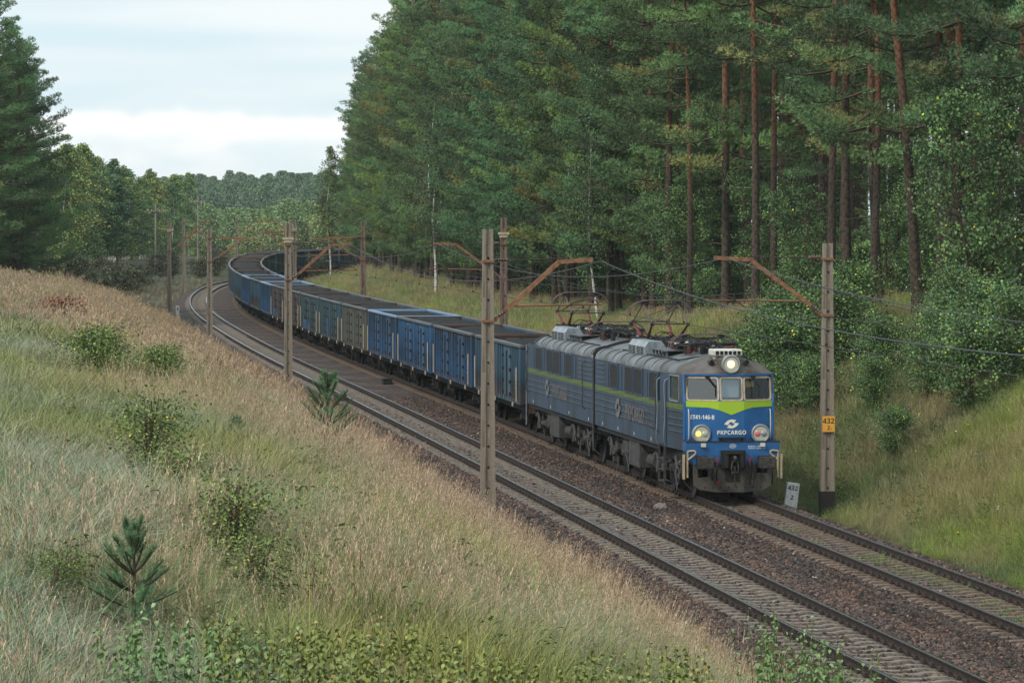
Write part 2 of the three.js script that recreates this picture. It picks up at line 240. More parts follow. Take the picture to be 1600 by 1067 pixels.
{ // loose ballast stones where single stones can be made out
  const r = rngOf(5), geos = [0, 1, 2].map((k) => { const g = new THREE.IcosahedronGeometry(0.032, 0), p = g.attributes.position; for (let i = 0; i < p.count; i++) { const x = p.getX(i), y = p.getY(i), z = p.getZ(i), f = 1 + 0.5 * N3(x * 60 + k * 9, y * 60, z * 60); p.setXYZ(i, x * f * 1.15, y * f * 0.8, z * f); } g.computeVertexNormals(); return g; });
  const lists = [[], [], []];
  for (let i = 0; i < 120000; i++) {
    const u = r(), s = -46 + 110 * u * u + r() * 3, o = lerp(-7.2, 2.5, r());
    const dl = Math.min(Math.abs(o - OL), Math.abs(o)); if (dl < 1.24 && r() < 0.45) continue; if (Math.abs(dl - 0.7525) < 0.1) continue;
    const inT = dl < 1.26; const ph = ((s + 60) / 0.6) % 1; if (inT && (ph < 0.24 || ph > 0.76) && r() < 0.85) continue;
    const hump = interp(o, [-7.2, -7.0, -6.35, -6.05, -5.7, -3.1, -2.2, -1.3, 1.3, 1.6, 1.95, 2.4, 2.75], [-0.74, -0.64, -0.31, -0.24, -0.225, -0.225, -0.28, -0.225, -0.225, -0.24, -0.36, -0.58, -0.8]);
    lists[i % 3].push([s, o, hump + 0.008 * r(), r()]);
  }
  const mt = new THREE.Matrix4(), q = new THREE.Quaternion(), e = new THREE.Euler(), sc = V(1, 1, 1), col = new THREE.Color();
  const root = new THREE.Group(); root.name = numbered('ballast_stones'); tag(root, 'loose brown ballast stones lying between and beside the rails', 'ballast', null, 'stuff'); scene.add(root);
  lists.forEach((L, k) => {
    const im = shade(new THREE.InstancedMesh(geos[k], std({ roughness: 0.95, color: 0xffffff }), L.length));
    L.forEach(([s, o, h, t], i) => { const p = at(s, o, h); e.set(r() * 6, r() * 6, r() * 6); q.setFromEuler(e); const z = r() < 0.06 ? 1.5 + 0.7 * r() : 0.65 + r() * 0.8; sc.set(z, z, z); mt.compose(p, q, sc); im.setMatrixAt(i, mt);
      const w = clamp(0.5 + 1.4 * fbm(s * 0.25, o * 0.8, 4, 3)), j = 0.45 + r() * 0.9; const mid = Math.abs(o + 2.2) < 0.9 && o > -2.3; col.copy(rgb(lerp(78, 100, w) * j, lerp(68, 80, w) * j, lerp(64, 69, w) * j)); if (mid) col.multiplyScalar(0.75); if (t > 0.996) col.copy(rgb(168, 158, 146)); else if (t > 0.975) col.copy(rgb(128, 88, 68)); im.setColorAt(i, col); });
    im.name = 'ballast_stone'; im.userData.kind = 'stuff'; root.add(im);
  });
  const st = part('pale_stone', new THREE.IcosahedronGeometry(0.16, 2).scale(1.3, 0.75, 0.9), std({ color: rgb(150, 140, 128), roughness: 0.95, bumpMap: bumpA, bumpScale: 0.03 })); { const p = st.geometry.attributes.position; for (let i = 0; i < p.count; i++) { const f = 1 + 0.35 * N3(p.getX(i) * 9, p.getY(i) * 9, p.getZ(i) * 9); p.setXYZ(i, p.getX(i) * f, p.getY(i) * f, p.getZ(i) * f); } st.geometry.computeVertexNormals(); }
  st.position.copy(at(0.6, -2.05, -0.2)); tag(st, 'pale fist-shaped boulder lying on ballast between both tracks', 'stone');
}
// ---------------------------------------------------------------- the two-section electric locomotive
Object.assign(M, {
  sidePaint: std({ map: noiseMap({ n: 1024, cells: 7, seed: 71, stops: [[50, 58, 68], [54, 70, 86], [60, 80, 100], [48, 60, 74]], grain: 0.07, stretch: 3, repeat: [0.22, 0.22] }), roughness: 0.6, bumpMap: bumpA, bumpScale: 0.002 }),
  facePaint: new THREE.MeshPhysicalMaterial({ map: noiseMap({ n: 512, cells: 5, seed: 73, stops: [[26, 82, 134], [32, 96, 154], [38, 106, 166]], grain: 0.03, repeat: [0.5, 0.5] }), roughness: 0.42, clearcoat: 0.7, clearcoatRoughness: 0.16 }),
  litRibPaint: std({ map: noiseMap({ n: 256, cells: 10, seed: 95, stops: [[60, 70, 82], [78, 90, 102], [94, 104, 114]], grain: 0.1, repeat: [0.4, 2] }), roughness: 0.6 }),  // body blue lightened to paint in the light the ribs catch
  greenFace: new THREE.MeshPhysicalMaterial({ color: rgb(164, 198, 44), roughness: 0.4, clearcoat: 0.6, clearcoatRoughness: 0.2 }),
  greenSide: std({ map: noiseMap({ n: 256, cells: 12, seed: 75, stops: [[66, 82, 56], [92, 110, 58], [106, 126, 56]], grain: 0.1, repeat: [0.4, 2] }), roughness: 0.7 }),
  roofPaint: std({ map: noiseMap({ n: 1024, cells: 8, seed: 77, stops: [[78, 76, 75], [102, 104, 106], [128, 134, 140]], grain: 0.08, repeat: [0.3, 0.3] }), roughness: 0.5, metalness: 0.25 }),
  domePaint: std({ map: noiseMap({ n: 512, cells: 6, seed: 79, stops: [[66, 58, 52], [86, 78, 70], [98, 94, 90]], grain: 0.1, repeat: [0.5, 0.5] }), roughness: 0.6 }),
  dust: std({ map: noiseMap({ n: 512, cells: 10, seed: 81, stops: [[44, 42, 42], [66, 64, 64], [86, 83, 82]], grain: 0.12, repeat: [0.7, 0.7] }), roughness: 0.9 }),
  plough: std({ map: noiseMap({ n: 512, cells: 8, seed: 83, stops: [[58, 54, 50], [84, 78, 72], [98, 90, 80]], grain: 0.1, repeat: [0.6, 0.6] }), roughness: 0.85 }),
  dark: std({ color: rgb(34, 33, 34), roughness: 0.8 }), black: std({ color: rgb(14, 14, 15), roughness: 0.9 }), bufferSteel: std({ map: noiseMap({ n: 256, cells: 6, seed: 85, stops: [[44, 42, 40], [66, 62, 58], [84, 78, 70]], grain: 0.12 }), roughness: 0.7, metalness: 0.2 }),
  louvre: std({ color: rgb(30, 27, 28), roughness: 0.75 }), silver: std({ map: noiseMap({ n: 256, cells: 6, seed: 87, stops: [[112, 118, 122], [144, 152, 158], [168, 176, 182]], grain: 0.05 }), roughness: 0.42, metalness: 0.45 }),
  white: std({ map: noiseMap({ n: 256, cells: 6, seed: 89, stops: [[176, 170, 158], [206, 202, 192], [222, 220, 212]], grain: 0.05 }), roughness: 0.6 }), cream: std({ map: noiseMap({ n: 256, cells: 6, seed: 91, stops: [[150, 128, 96], [188, 170, 140], [206, 194, 170]], grain: 0.1 }), roughness: 0.7 }),
  redArm: std({ map: noiseMap({ n: 256, cells: 6, seed: 93, stops: [[70, 24, 22], [104, 34, 30], [124, 44, 36]], grain: 0.1 }), roughness: 0.6 }), arm: std({ color: rgb(104, 84, 82), roughness: 0.5, metalness: 0.3 }), copper: std({ color: rgb(150, 92, 70), roughness: 0.5, metalness: 0.5 }),
  ceramic: new THREE.MeshPhysicalMaterial({ color: rgb(96, 50, 40), roughness: 0.25, clearcoat: 1 }), glass: new THREE.MeshPhysicalMaterial({ color: 0xffffff, transmission: 1, thickness: 0, roughness: 0.03, ior: 1.5, specularIntensity: 1 }),
  glassBright: new THREE.MeshPhysicalMaterial({ color: rgb(214, 226, 232), transmission: 1, thickness: 0, roughness: 0.04, ior: 2.33 }),
  tint: new THREE.MeshPhysicalMaterial({ color: rgb(70, 96, 104), roughness: 0.06, metalness: 0.0, clearcoat: 1, clearcoatRoughness: 0.02, transmission: 0.45, thickness: 0 }),
  blind: std({ color: rgb(168, 176, 172), roughness: 0.8 }), yellowCloth: std({ color: rgb(168, 150, 52), roughness: 0.8 }), cabWall: std({ color: rgb(92, 98, 92), roughness: 0.8 }), lensRing: std({ color: rgb(150, 156, 156), roughness: 0.4, metalness: 0.3 }), reflector: std({ color: rgb(210, 206, 186), roughness: 0.3, metalness: 0.4 }), lensGlass: std({ color: rgb(184, 186, 170), roughness: 0.15 }), redLens: new THREE.MeshPhysicalMaterial({ color: rgb(216, 112, 116), roughness: 0.15, clearcoat: 1 }),
  lit: new THREE.MeshStandardMaterial({ color: rgb(255, 230, 180), emissive: new THREE.Color(1, 0.74, 0.36), emissiveIntensity: 1.5, roughness: 0.3 }), litAmber: new THREE.MeshStandardMaterial({ color: rgb(255, 200, 110), emissive: new THREE.Color(1, 0.56, 0.14), emissiveIntensity: 1.2, roughness: 0.3 }),
  hose: std({ color: rgb(26, 25, 26), roughness: 0.55 }), redPaint: std({ color: rgb(150, 44, 30), roughness: 0.6 }),
});
function printed(w, h, px, draw, rough = 0.6) { // flat lettering on a see-through film
  const c = document.createElement('canvas'); c.width = px; c.height = Math.round((px * h) / w); const x = c.getContext('2d'); x.clearRect(0, 0, c.width, c.height); draw(x, c.width, c.height);
  const t = new THREE.CanvasTexture(c); t.colorSpace = THREE.SRGBColorSpace; const m = new THREE.MeshStandardMaterial({ map: t, transparent: true, alphaTest: 0.3, roughness: rough }); return [new THREE.PlaneGeometry(w, h), m];
}
function logo(x, cx, cy, r) { // two interlocking arrows round a small lozenge
  x.lineWidth = r * 0.26; x.lineJoin = 'miter';
  x.beginPath(); x.moveTo(cx - r * 1.5, cy + r * 0.1); x.quadraticCurveTo(cx - r * 0.9, cy - r * 0.85, cx + r * 0.1, cy - r * 0.9); x.lineTo(cx + r * 0.95, cy - r * 0.75); x.lineTo(cx + r * 0.35, cy - r * 0.05); x.lineTo(cx + r * 0.02, cy - r * 0.42); x.quadraticCurveTo(cx - r * 0.6, cy - r * 0.3, cx - r * 0.62, cy + r * 0.25); x.closePath(); x.fill();
  x.beginPath(); x.moveTo(cx + r * 1.5, cy - r * 0.1); x.quadraticCurveTo(cx + r * 0.9, cy + r * 0.85, cx - r * 0.1, cy + r * 0.9); x.lineTo(cx - r * 0.95, cy + r * 0.75); x.lineTo(cx - r * 0.35, cy + r * 0.05); x.lineTo(cx - r * 0.02, cy + r * 0.42); x.quadraticCurveTo(cx + r * 0.6, cy + r * 0.3, cx + r * 0.62, cy - r * 0.25); x.closePath(); x.fill();
}
const HALF = 1.5, SILL = 1.34, EAVE = 3.48, CREST = 4.0;
function loftRoof(z0, z1, domeAt, plan) { // z0 back, z1 front; domeAt 'front' or 'back'
  const nu = 40, nv = 44, P = [], UV = [], I = [];
  for (let j = 0; j <= nv; j++) for (let i = 0; i <= nu; i++) {
    const t = (i / nu) * 2 - 1, u = Math.sign(t) * (1 - Math.pow(1 - Math.abs(t), 1.7)); let v = j / nv;
    const zz0 = domeAt === 'back' ? z0 + plan(u) : z0, zz1 = domeAt === 'front' ? z1 - plan(u) : z1;
    const vv = domeAt === 'front' ? 1 - Math.pow(1 - v, 2) : domeAt === 'back' ? v * v : v, z = lerp(zz0, zz1, vv);
    const d = domeAt === 'front' ? zz1 - z : domeAt === 'back' ? z - zz0 : 9, tau = clamp(1 - d / 1.5), k = Math.sqrt(1 - tau * tau);
    const hw = domeAt ? lerp(HALF, 1.27, sstep(3.2, 0.2, d)) + 0.015 : HALF + 0.015, a = Math.abs(u);
    const prof = a < 0.72 ? lerp(1, 0.62, Math.pow(a / 0.72, 2)) : 0.62 * Math.pow(Math.max(0, 1 - Math.pow((a - 0.72) / 0.28, 2)), 0.5);
    P.push(u * hw, EAVE - 0.02 + (CREST - EAVE + 0.02) * prof * lerp(0.05, 1, k), z); UV.push(u * 1.6, z);
  }
  for (let j = 0; j < nv; j++) for (let i = 0; i < nu; i++) { const q = j * (nu + 1) + i; I.push(q, q + 1, q + nu + 1, q + 1, q + nu + 2, q + nu + 1); }
  const g = new THREE.BufferGeometry(); g.setAttribute('position', new THREE.Float32BufferAttribute(P, 3)); g.setAttribute('uv', new THREE.Float32BufferAttribute(UV, 2)); g.setIndex(I); g.computeVertexNormals(); return g;
}
function seamGeo(z, w = 0.03, x0 = -HALF, x1 = HALF, lift = 0.012) { // a rib that follows the roof's section
  const pts = []; for (let i = 0; i <= 30; i++) { const x = lerp(x0, x1, i / 30), a = Math.min(1, Math.abs(x) / (HALF + 0.015)), prof = a < 0.72 ? lerp(1, 0.62, Math.pow(a / 0.72, 2)) : 0.62 * Math.sqrt(Math.max(0, 1 - Math.pow((a - 0.72) / 0.28, 2))); pts.push([x * 1.004, EAVE - 0.02 + (CREST - EAVE + 0.02) * prof + lift, z]); }
  return tube(pts, w / 2, 40, 5);
}
function panelBetween(ax, az, bx, bz, y0, y1, holes, thick = 0.05) { // upright wall panel between two plan points with openings
  const L = Math.hypot(bx - ax, bz - az), sh = new THREE.Shape(); sh.moveTo(0, y0); sh.lineTo(L, y0); sh.lineTo(L, y1); sh.lineTo(0, y1); sh.closePath();
  for (const h of holes) sh.holes.push(roundRectPath(h[0], h[1], h[2], h[3], h[4] ?? 0.06));
  const g = new THREE.ExtrudeGeometry(sh, { depth: thick, bevelEnabled: false, curveSegments: 5 }); g.translate(0, 0, -thick); g.rotateY(-Math.atan2(bz - az, bx - ax)); g.translate(ax, 0, az); return g;
}
function roundRectPath(x0, y0, x1, y1, r, C = THREE.Path) { const p = new C(); p.moveTo(x0 + r, y0); p.lineTo(x1 - r, y0); p.quadraticCurveTo(x1, y0, x1, y0 + r); p.lineTo(x1, y1 - r); p.quadraticCurveTo(x1, y1, x1 - r, y1); p.lineTo(x0 + r, y1); p.quadraticCurveTo(x0, y1, x0, y1 - r); p.lineTo(x0, y0 + r); p.quadraticCurveTo(x0, y0, x0 + r, y0); return p; }
function frameBetween(ax, az, bx, bz, r0, w, proud) { const sh = roundRectPath(r0[0] - w, r0[1] - w, r0[2] + w, r0[3] + w, 0.06 + w, THREE.Shape); sh.holes.push(roundRectPath(r0[0], r0[1], r0[2], r0[3], 0.06)); const g = new THREE.ExtrudeGeometry(sh, { depth: 0.05 + proud, bevelEnabled: false, curveSegments: 5 }); g.translate(0, 0, -0.05); g.rotateY(-Math.atan2(bz - az, bx - ax)); g.translate(ax, 0, az); return g; }
function paneBetween(ax, az, bx, bz, r, back = 0.025) { const g = new THREE.ShapeGeometry(roundRectPath(r[0], r[1], r[2], r[3], 0.05, THREE.Shape)); g.translate(0, 0, -back); g.rotateY(-Math.atan2(bz - az, bx - ax)); g.translate(ax, 0, az); return g; }
function onPanel(g, ax, az, bx, bz, u, y, proud) { g = g.clone(); g.translate(u, y, proud); g.rotateY(-Math.atan2(bz - az, bx - ax)); g.translate(ax, 0, az); return g; }
const RAKE = 0.17, rake = (g) => { g = g.index ? g.toNonIndexed() : g; const p = g.attributes.position; for (let i = 0; i < p.count; i++) { const y = p.getY(i); if (y > 2.70) p.setZ(i, p.getZ(i) - (y - 2.70) * RAKE); } g.computeVertexNormals(); return g; };
const loco = thing('locomotive', 'dirty blue two-section electric locomotive with green stripe leading the train', 'locomotive', at(0, 0, 0).toArray(), thAt(14));
{
  const L = loco, Zb = -15.62, Z1 = -4.3; // body of the front section from Zb to its cab
  const plan = (u) => 0.42 * sstep(0.2, 1, Math.abs(u)) + 0.01;
  // side walls: every wall, louvre, slot and rib is a piece of its own, both sides
  const louvreGeo = (w, h) => { const gs = [box(0.02, h, w, 0, 0, 0)]; const n = 12; for (let i = 0; i < n; i++) gs.push(box(0.024, h / n * 0.42, w - 0.06, 0.002, -h / 2 + (i + 0.5) * h / n, 0, 0, 0, 0.5)); return merged(gs); };
  const LG = louvreGeo(1.36, 0.72), LFrame = merged([box(0.03, 0.82, 0.06, 0.008, 0, 0.71), box(0.03, 0.82, 0.06, 0.008, 0, -0.71), box(0.03, 0.05, 1.36, 0.008, 0.385, 0), box(0.03, 0.05, 1.36, 0.008, -0.385, 0)]), SlotG = merged([box(0.016, 0.72, 0.34), box(0.03, 0.72, 0.03, 0.004, 0, 0.17), box(0.03, 0.72, 0.03, 0.004, 0, -0.17)]);
  const mk = (name, g, m, x, y, s, sd) => { const o = part(name, g, m, L); o.position.set(sd * x, y, -s); if (sd < 0) o.rotation.y = Math.PI; return o; };
  const sections = [{ a: 15.62, b: 4.3, lou: [11.85, 9.1, 7.42, 4.78], slot: [13.15, 10.6, 6.07], rungs: [15.3, 13.75], rib: [[15.5, 4.35]], rails: [4.05], mid: 8.7 }, { a: 31.15, b: 15.98, lou: [28.1, 25.5, 23.8, 21.15], slot: [29.4, 27.05, 22.35, 19.85], rungs: [19.2, 16.2], rib: [[30.9, 16.1]], rails: [30.75, 17.65], mid: 24.9 }];
  for (const q of sections) {
    for (const sd of [-1, 1]) {
      const g = box(0.05, EAVE - SILL, q.a - q.b, 0, 0, 0); part('side_wall', g, M.sidePaint, L).position.set(sd * (HALF - 0.025), (EAVE + SILL) / 2, -(q.a + q.b) / 2);
      for (const s of q.lou) { const f = mk('louvre_window', LG, M.louvre, HALF + 0.012, 3.04, s, sd); part('frame', LFrame, M.sidePaint, f); }
      for (const s of q.slot) mk('vent_slot', SlotG, M.sidePaint, HALF + 0.008, 3.04, s, sd);
      const st = mk('green_stripe', box(0.012, 0.15, q.a - q.b - 0.02), M.greenSide, HALF + 0.005, 2.555, (q.a + q.b) / 2, sd);
      for (const y of [2.43, 2.22, 2.03, 1.85]) mk('rib', box(0.024, 0.03, q.a - q.b - 0.25), M.litRibPaint, HALF + 0.012, y, (q.a + q.b) / 2 + 0.05, sd);
      for (let k = 0; k < 5; k++) mk('rib', box(0.024, 0.03, q.rungs[0] - q.rungs[1]), M.litRibPaint, HALF + 0.012, 2.74 + k * 0.15, (q.rungs[0] + q.rungs[1]) / 2, sd);
      for (const s of q.rails) mk('handrail', tube([[0, 0.6, 0], [0.09, 0.66, 0], [0.09, 1.2, 0], [0.09, 2.1, 0], [0.0, 2.2, 0]], 0.02, 20, 6), M.dust, HALF, 0.55 + 0.6, s, sd);
      mk('sill_beam', box(0.1, 0.12, q.a - q.b - 0.3), M.dark, 1.4, SILL - 0.08, (q.a + q.b) / 2, sd);
      for (let k = 0; k < 4; k++) mk('white_mark', box(0.006, 0.1, 0.07), M.white, HALF + 0.003, SILL + 0.12, lerp(q.a - 1.5, q.b + 1, k / 3), sd);
    }
    // underframe and floor
    part('underframe', box(2.5, 0.32, q.a - q.b + (q.b < 10 ? 3.0 : -0.2), 0, 1.16, -(q.a + q.b) / 2 + (q.b < 10 ? 1.5 : 0)), M.black, L);
    for (const sd of [-1, 1]) { mk('equipment_box', rbox(0.5, 0.78, 1.9, 0, 0, 0, 0.03), M.dust, 1.18, 0.83, q.mid, sd); mk('equipment_box', rbox(0.45, 0.5, 0.7, 0, 0, 0, 0.03), M.dust, 1.15, 0.98, q.mid + 1.75, sd); mk('air_tank', disc(0.19, 1.2, 0, 0, 0, 'z', 14), M.dust, 1.1, 0.72, q.mid - 1.9, sd); }
  }
  // the join between the sections
  part('gangway', merged([box(2.2, 2.0, 0.5, 0, 2.35, -15.8), box(2.94, 0.08, 0.36, 0, 3.42, -15.8)]), M.black, L);
  part('end_wall', box(2.96, EAVE - SILL, 0.05, 0, (EAVE + SILL) / 2, -15.6), M.sidePaint, L); part('end_wall', box(2.96, EAVE - SILL, 0.05, 0, (EAVE + SILL) / 2, -16.0), M.sidePaint, L); part('end_wall', box(2.96, EAVE - SILL, 0.06, 0, (EAVE + SILL) / 2, -31.16), M.sidePaint, L);
  for (const sd of [-1, 1]) { const c = part('corner_pipe', rod([0, 0, 0], [0, 2.9, 0], 0.035), M.dust, L); c.position.set(sd * 1.53, 0.5, -15.8); const e = part('corner_pipe', rod([0, 0, 0], [0, 2.9, 0], 0.03), M.silver, L); e.position.set(sd * 1.54, 0.55, -31.1); }
  // cab: tapered sides with door and side window, faceted front with three windows
  const xc = 1.27, zc = -1.2, xf = 0.36, zf = -0.80;
  for (const sd of [-1, 1]) {
    // taper wall from (1.5,-4.3) to (1.27,-1.2): panel drawn from back to front for the left side, front to back for the right
    const A = sd < 0 ? [-HALF, -4.32] : [xc, zc], B = sd < 0 ? [-xc, zc] : [HALF, -4.32], len = Math.hypot(B[0] - A[0], B[1] - A[1]);
    const win = sd < 0 ? [len - 1.65, 2.72, len - 0.62, 3.4] : [0.62, 2.72, 1.65, 3.4];
    part('cab_side', panelBetween(...A, ...B, SILL, EAVE, [win]), M.sidePaint, L);
    const f = part('side_window', frameBetween(...A, ...B, win, 0.045, 0.02), M.silver, L); part('pane', paneBetween(...A, ...B, win), M.tint, f);
    const st = onPanel(box(len - 0.02, 0.15, 0.012), ...A, ...B, len / 2, 2.555, 0.006); part('green_stripe', st, M.greenSide, L);
    const d0 = sd < 0 ? 0.45 : len - 1.1, door = part('cab_door', onPanel(rbox(0.66, 1.95, 0.03, 0, 0, 0, 0.012), ...A, ...B, d0 + 0.33, 2.38, 0.014), M.sidePaint, L);
    part('handle', onPanel(box(0.12, 0.03, 0.05), ...A, ...B, d0 + 0.55, 2.2, 0.05), M.silver, door);
    for (const y of [2.43, 2.22, 2.03, 1.85]) part('rib', onPanel(box(1.7, 0.03, 0.035), ...A, ...B, sd < 0 ? len - 0.95 : 0.95, y, 0.01), M.litRibPaint, L);
    for (const u of [d0 - 0.1, d0 + 0.78]) part('handrail', onPanel(tube([[0, -0.85, 0], [0, -0.8, 0.08], [0, 0.2, 0.08], [0, 1.05, 0.08], [0, 1.1, 0]], 0.02, 20, 6), ...A, ...B, u, 2.2, 0), M.silver, L);
    part('cab_steps', merged([0.35, 0.68, 1.0].map((y) => onPanel(box(0.62, 0.04, 0.2), ...A, ...B, d0 + 0.33, y, -0.02)).concat([-0.33, 0.33].map((u) => onPanel(box(0.05, 1.1, 0.06), ...A, ...B, d0 + 0.33 + u, 0.85, 0.05)))), M.dust, L);
    // front side panel, from corner to the flat middle
    const C = sd < 0 ? [-xc, zc] : [xf, zf], D = sd < 0 ? [-xf, zf] : [xc, zc], fl = Math.hypot(D[0] - C[0], D[1] - C[1]);
    const w = sd < 0 ? [0.1, 2.79, fl - 0.03, 3.38] : [0.03, 2.79, fl - 0.1, 3.38];
    part('front_panel', panelBetween(...C, ...D, 1.6, 2.7, []), M.facePaint, L); part('window_panel', rake(panelBetween(...C, ...D, 2.7, EAVE, [w])), M.facePaint, L);
    const fr = part('windscreen', rake(frameBetween(...C, ...D, w, 0.04, 0.02)), M.cream, L); part('pane', rake(paneBetween(...C, ...D, w)), sd < 0 ? M.glassBright : M.glass, fr);
    const gy = sd < 0 ? [[0, 2.585], [fl * 0.7, 2.565], [fl, 2.50], [fl, 2.745], [0, 2.745]] : [[0, 2.50], [fl * 0.3, 2.565], [fl, 2.585], [fl, 2.745], [0, 2.745]]; const gs = new THREE.Shape(gy.map((p) => new THREE.Vector2(...p))); const gg = new THREE.ExtrudeGeometry(gs, { depth: 0.006, bevelEnabled: false }); part('green_band', onPanel(gg, ...C, ...D, 0, 0, 0), M.greenFace, L);
    part('corner_post', merged([rod([sd * (xc - 0.005), 1.5, zc - 0.005], [sd * (xc - 0.005), 2.7, zc - 0.005], 0.045, 12), rod([sd * (xc - 0.005), 2.7, zc - 0.005], [sd * (xc - 0.005), EAVE, zc - 0.005 - 0.78 * RAKE], 0.045, 12)]), M.facePaint, L);
    part('front_handrail', tube([[0, -0.43, 0], [0, -0.4, 0.06], [0, 0.38, 0.06], [0, 0.43, 0]].map((p) => p), 0.016, 16, 6), M.white, L).position.set(sd * 1.17, 2.08, zc + 0.06);
    // round headlamp with two lenses
    const hl = part('headlight', merged([disc(0.26, 0.14, 0, 0, 0, 'z', 28), disc(0.235, 0.2, 0, 0, 0.0, 'z', 28)]), M.lensRing, L); hl.position.set(sd * 0.845, 1.83, zf - 0.15);
    const rim = new THREE.TorusGeometry(0.235, 0.03, 8, 30); rim.translate(0, 0, 0.1); part('rim', rim, M.lensRing, hl);
    part('reflector', disc(0.2, 0.02, 0, 0, 0.1, 'z', 24), M.reflector, hl);
    const s1 = new THREE.SphereGeometry(0.082, 16, 8); s1.scale(1, 1, 0.35); s1.translate(-0.09, 0, 0.115); const s2 = s1.clone(); s2.translate(0.18, 0, 0);
    part('lens', s1, sd < 0 ? M.litAmber : M.redLens, hl); part('lens', s2, sd < 0 ? M.lensGlass : M.silver, hl);
    part('lamp_bracket', box(0.13, 0.1, 0.08), M.white, L).position.set(sd * 0.845, 1.53, -0.56);
    // wipers
    part('wiper', rake(merged([rod([sd * 0.66 + 0.02, 3.42, zf - 0.06], [sd * 0.62 + 0.2, 3.12, zf - 0.02], 0.012), rod([sd * 0.66 - 0.05, 3.44, zf - 0.06], [sd * 0.62 + 0.16, 3.13, zf - 0.02], 0.01), box(0.12, 0.06, 0.06, sd * 0.66, 3.43, zf - 0.07), rod([sd * 0.62 + 0.18, 3.2, zf - 0.03], [sd * 0.62 + 0.17, 2.86, zf - 0.03], 0.014)])), M.black, L);
  }
  part('front_panel', panelBetween(-xf, zf, xf, zf, 1.6, 2.7, []), M.facePaint, L); part('window_panel', rake(panelBetween(-xf, zf, xf, zf, 2.7, EAVE, [[0.07, 2.79, 0.65, 3.38]])), M.facePaint, L);
  { const fr = part('windscreen', rake(frameBetween(-xf, zf, xf, zf, [0.07, 2.79, 0.65, 3.38], 0.04, 0.02)), M.cream, L); part('pane', rake(paneBetween(-xf, zf, xf, zf, [0.07, 2.79, 0.65, 3.38])), M.glassBright, fr); }
  { const gs = new THREE.Shape([[-xf, 2.50], [0, 2.36], [xf, 2.50], [xf, 2.745], [-xf, 2.745]].map((p) => new THREE.Vector2(...p))); const gg = new THREE.ExtrudeGeometry(gs, { depth: 0.006, bevelEnabled: false }); gg.translate(0, 0, zf); part('green_band', gg, M.greenFace, L); }
  // inside the cab: floor, back wall, desk, seats, sun blind
  part('cab_interior', merged([box(2.3, 0.06, 2.6, 0, 1.75, -2.6), box(2.5, 1.7, 0.06, 0, 2.6, -3.9), box(2.0, 0.5, 0.45, 0, 2.35, -1.55)]), M.cabWall, L);
  part('driver_seat', merged([rbox(0.5, 0.14, 0.5, 0.6, 2.2, -2.5, 0.05), rbox(0.5, 0.75, 0.14, 0.6, 2.7, -2.75, 0.05)]), M.dark, L);
  part('sun_blind', merged([box(0.5, 0.5, 0.01, 0, 3.1, zf - 0.24)]), M.blind, L, 'pale blind drawn behind the middle windscreen'); part('cab_notice', box(0.24, 0.16, 0.01, 0.62, 3.2, -1.35), M.yellowCloth, L);
  // roofs
  const roofB = part('roof', loftRoof(Zb, zf - 0.10, 'front', plan), M.roofPaint, L); const roofA = part('roof', loftRoof(-31.2, -15.98, 'back', plan), M.roofPaint, L);
  for (const [r, zs] of [[roofB, [-3.9, -5.2, -6.6, -8, -9.4, -10.8, -12.2, -13.6, -15]], [roofA, [-16.6, -18, -19.4, -20.8, -22.2, -23.6, -25, -26.4, -27.8, -29.2]]]) for (const z of zs) { part('seam', seamGeo(z, 0.035, -HALF, -1.02), M.roofPaint, r); part('seam', seamGeo(z, 0.035, 1.02, HALF), M.roofPaint, r); }
  part('roof_joint', seamGeo(-15.66, 0.12), M.black, roofB); part('roof_joint', seamGeo(-15.95, 0.12), M.black, roofA);
  for (const [r, za, zb] of [[roofB, -3.2, -12.9], [roofA, -17.4, -29.6]]) for (const sd of [-1, 1]) part('gutter', box(0.03, 0.035, za - zb, sd * 1.06, 3.83, (za + zb) / 2), M.black, r);
  part('gutter', tube([[-1.06, 3.83, -3.2], [-0.6, 3.93, -2.7], [0, 3.97, -2.55], [0.6, 3.93, -2.7], [1.06, 3.83, -3.2]], 0.02, 20, 5), M.black, roofB);
  part('roof_lip', merged([-1, 1].map((sd) => bar([sd * 1.28, EAVE, zc - 0.115], [sd * xf, EAVE + 0.0, zf - 0.105], 0.05, 0.05)).concat([box(0.74, 0.05, 0.05, 0, EAVE, zf - 0.105)])), M.facePaint, L);
  // soot-brown front of the roof
  { const g = loftRoof(-2.3, zf - 0.095, 'front', plan); g.scale(1.003, 1, 1); g.translate(0, 0.006, 0); part('roof_front', g, M.domePaint, L); }
  // big top headlight in its fairing, horns, air-conditioning box
  const th = part('headlight', merged([disc(0.25, 0.5, 0, 0, -0.2, 'z', 30), disc(0.27, 0.08, 0, 0, 0.04, 'z', 30)]), M.lensRing, L); th.position.set(0, 3.78, zf - 0.16);
  part('fairing', merged([rbox(0.62, 0.46, 0.7, 0, 3.74, zf - 0.5, 0.08)]), M.domePaint, L);
  { const rim = new THREE.TorusGeometry(0.235, 0.028, 8, 32); rim.translate(0, 0, 0.09); part('rim', rim, M.lensRing, th); part('reflector', disc(0.2, 0.02, 0, 0, 0.08, 'z', 26), M.reflector, th); const s = new THREE.SphereGeometry(0.11, 18, 10); s.scale(1, 1, 0.35); s.translate(0, 0, 0.09); part('lens', s, M.lit, th); }
  for (const sd of [-1, 1]) { const h = part('horn', merged([disc(0.09, 0.2, 0, 0, 0, 'z', 16, 0.07), disc(0.045, 0.3, 0, 0, -0.2, 'z', 10)]), M.dust, L); h.position.set(sd * 0.5, 3.83, zf - 0.42); part('mouth', disc(0.06, 0.02, 0, 0, 0.1, 'z', 14), M.black, h); }
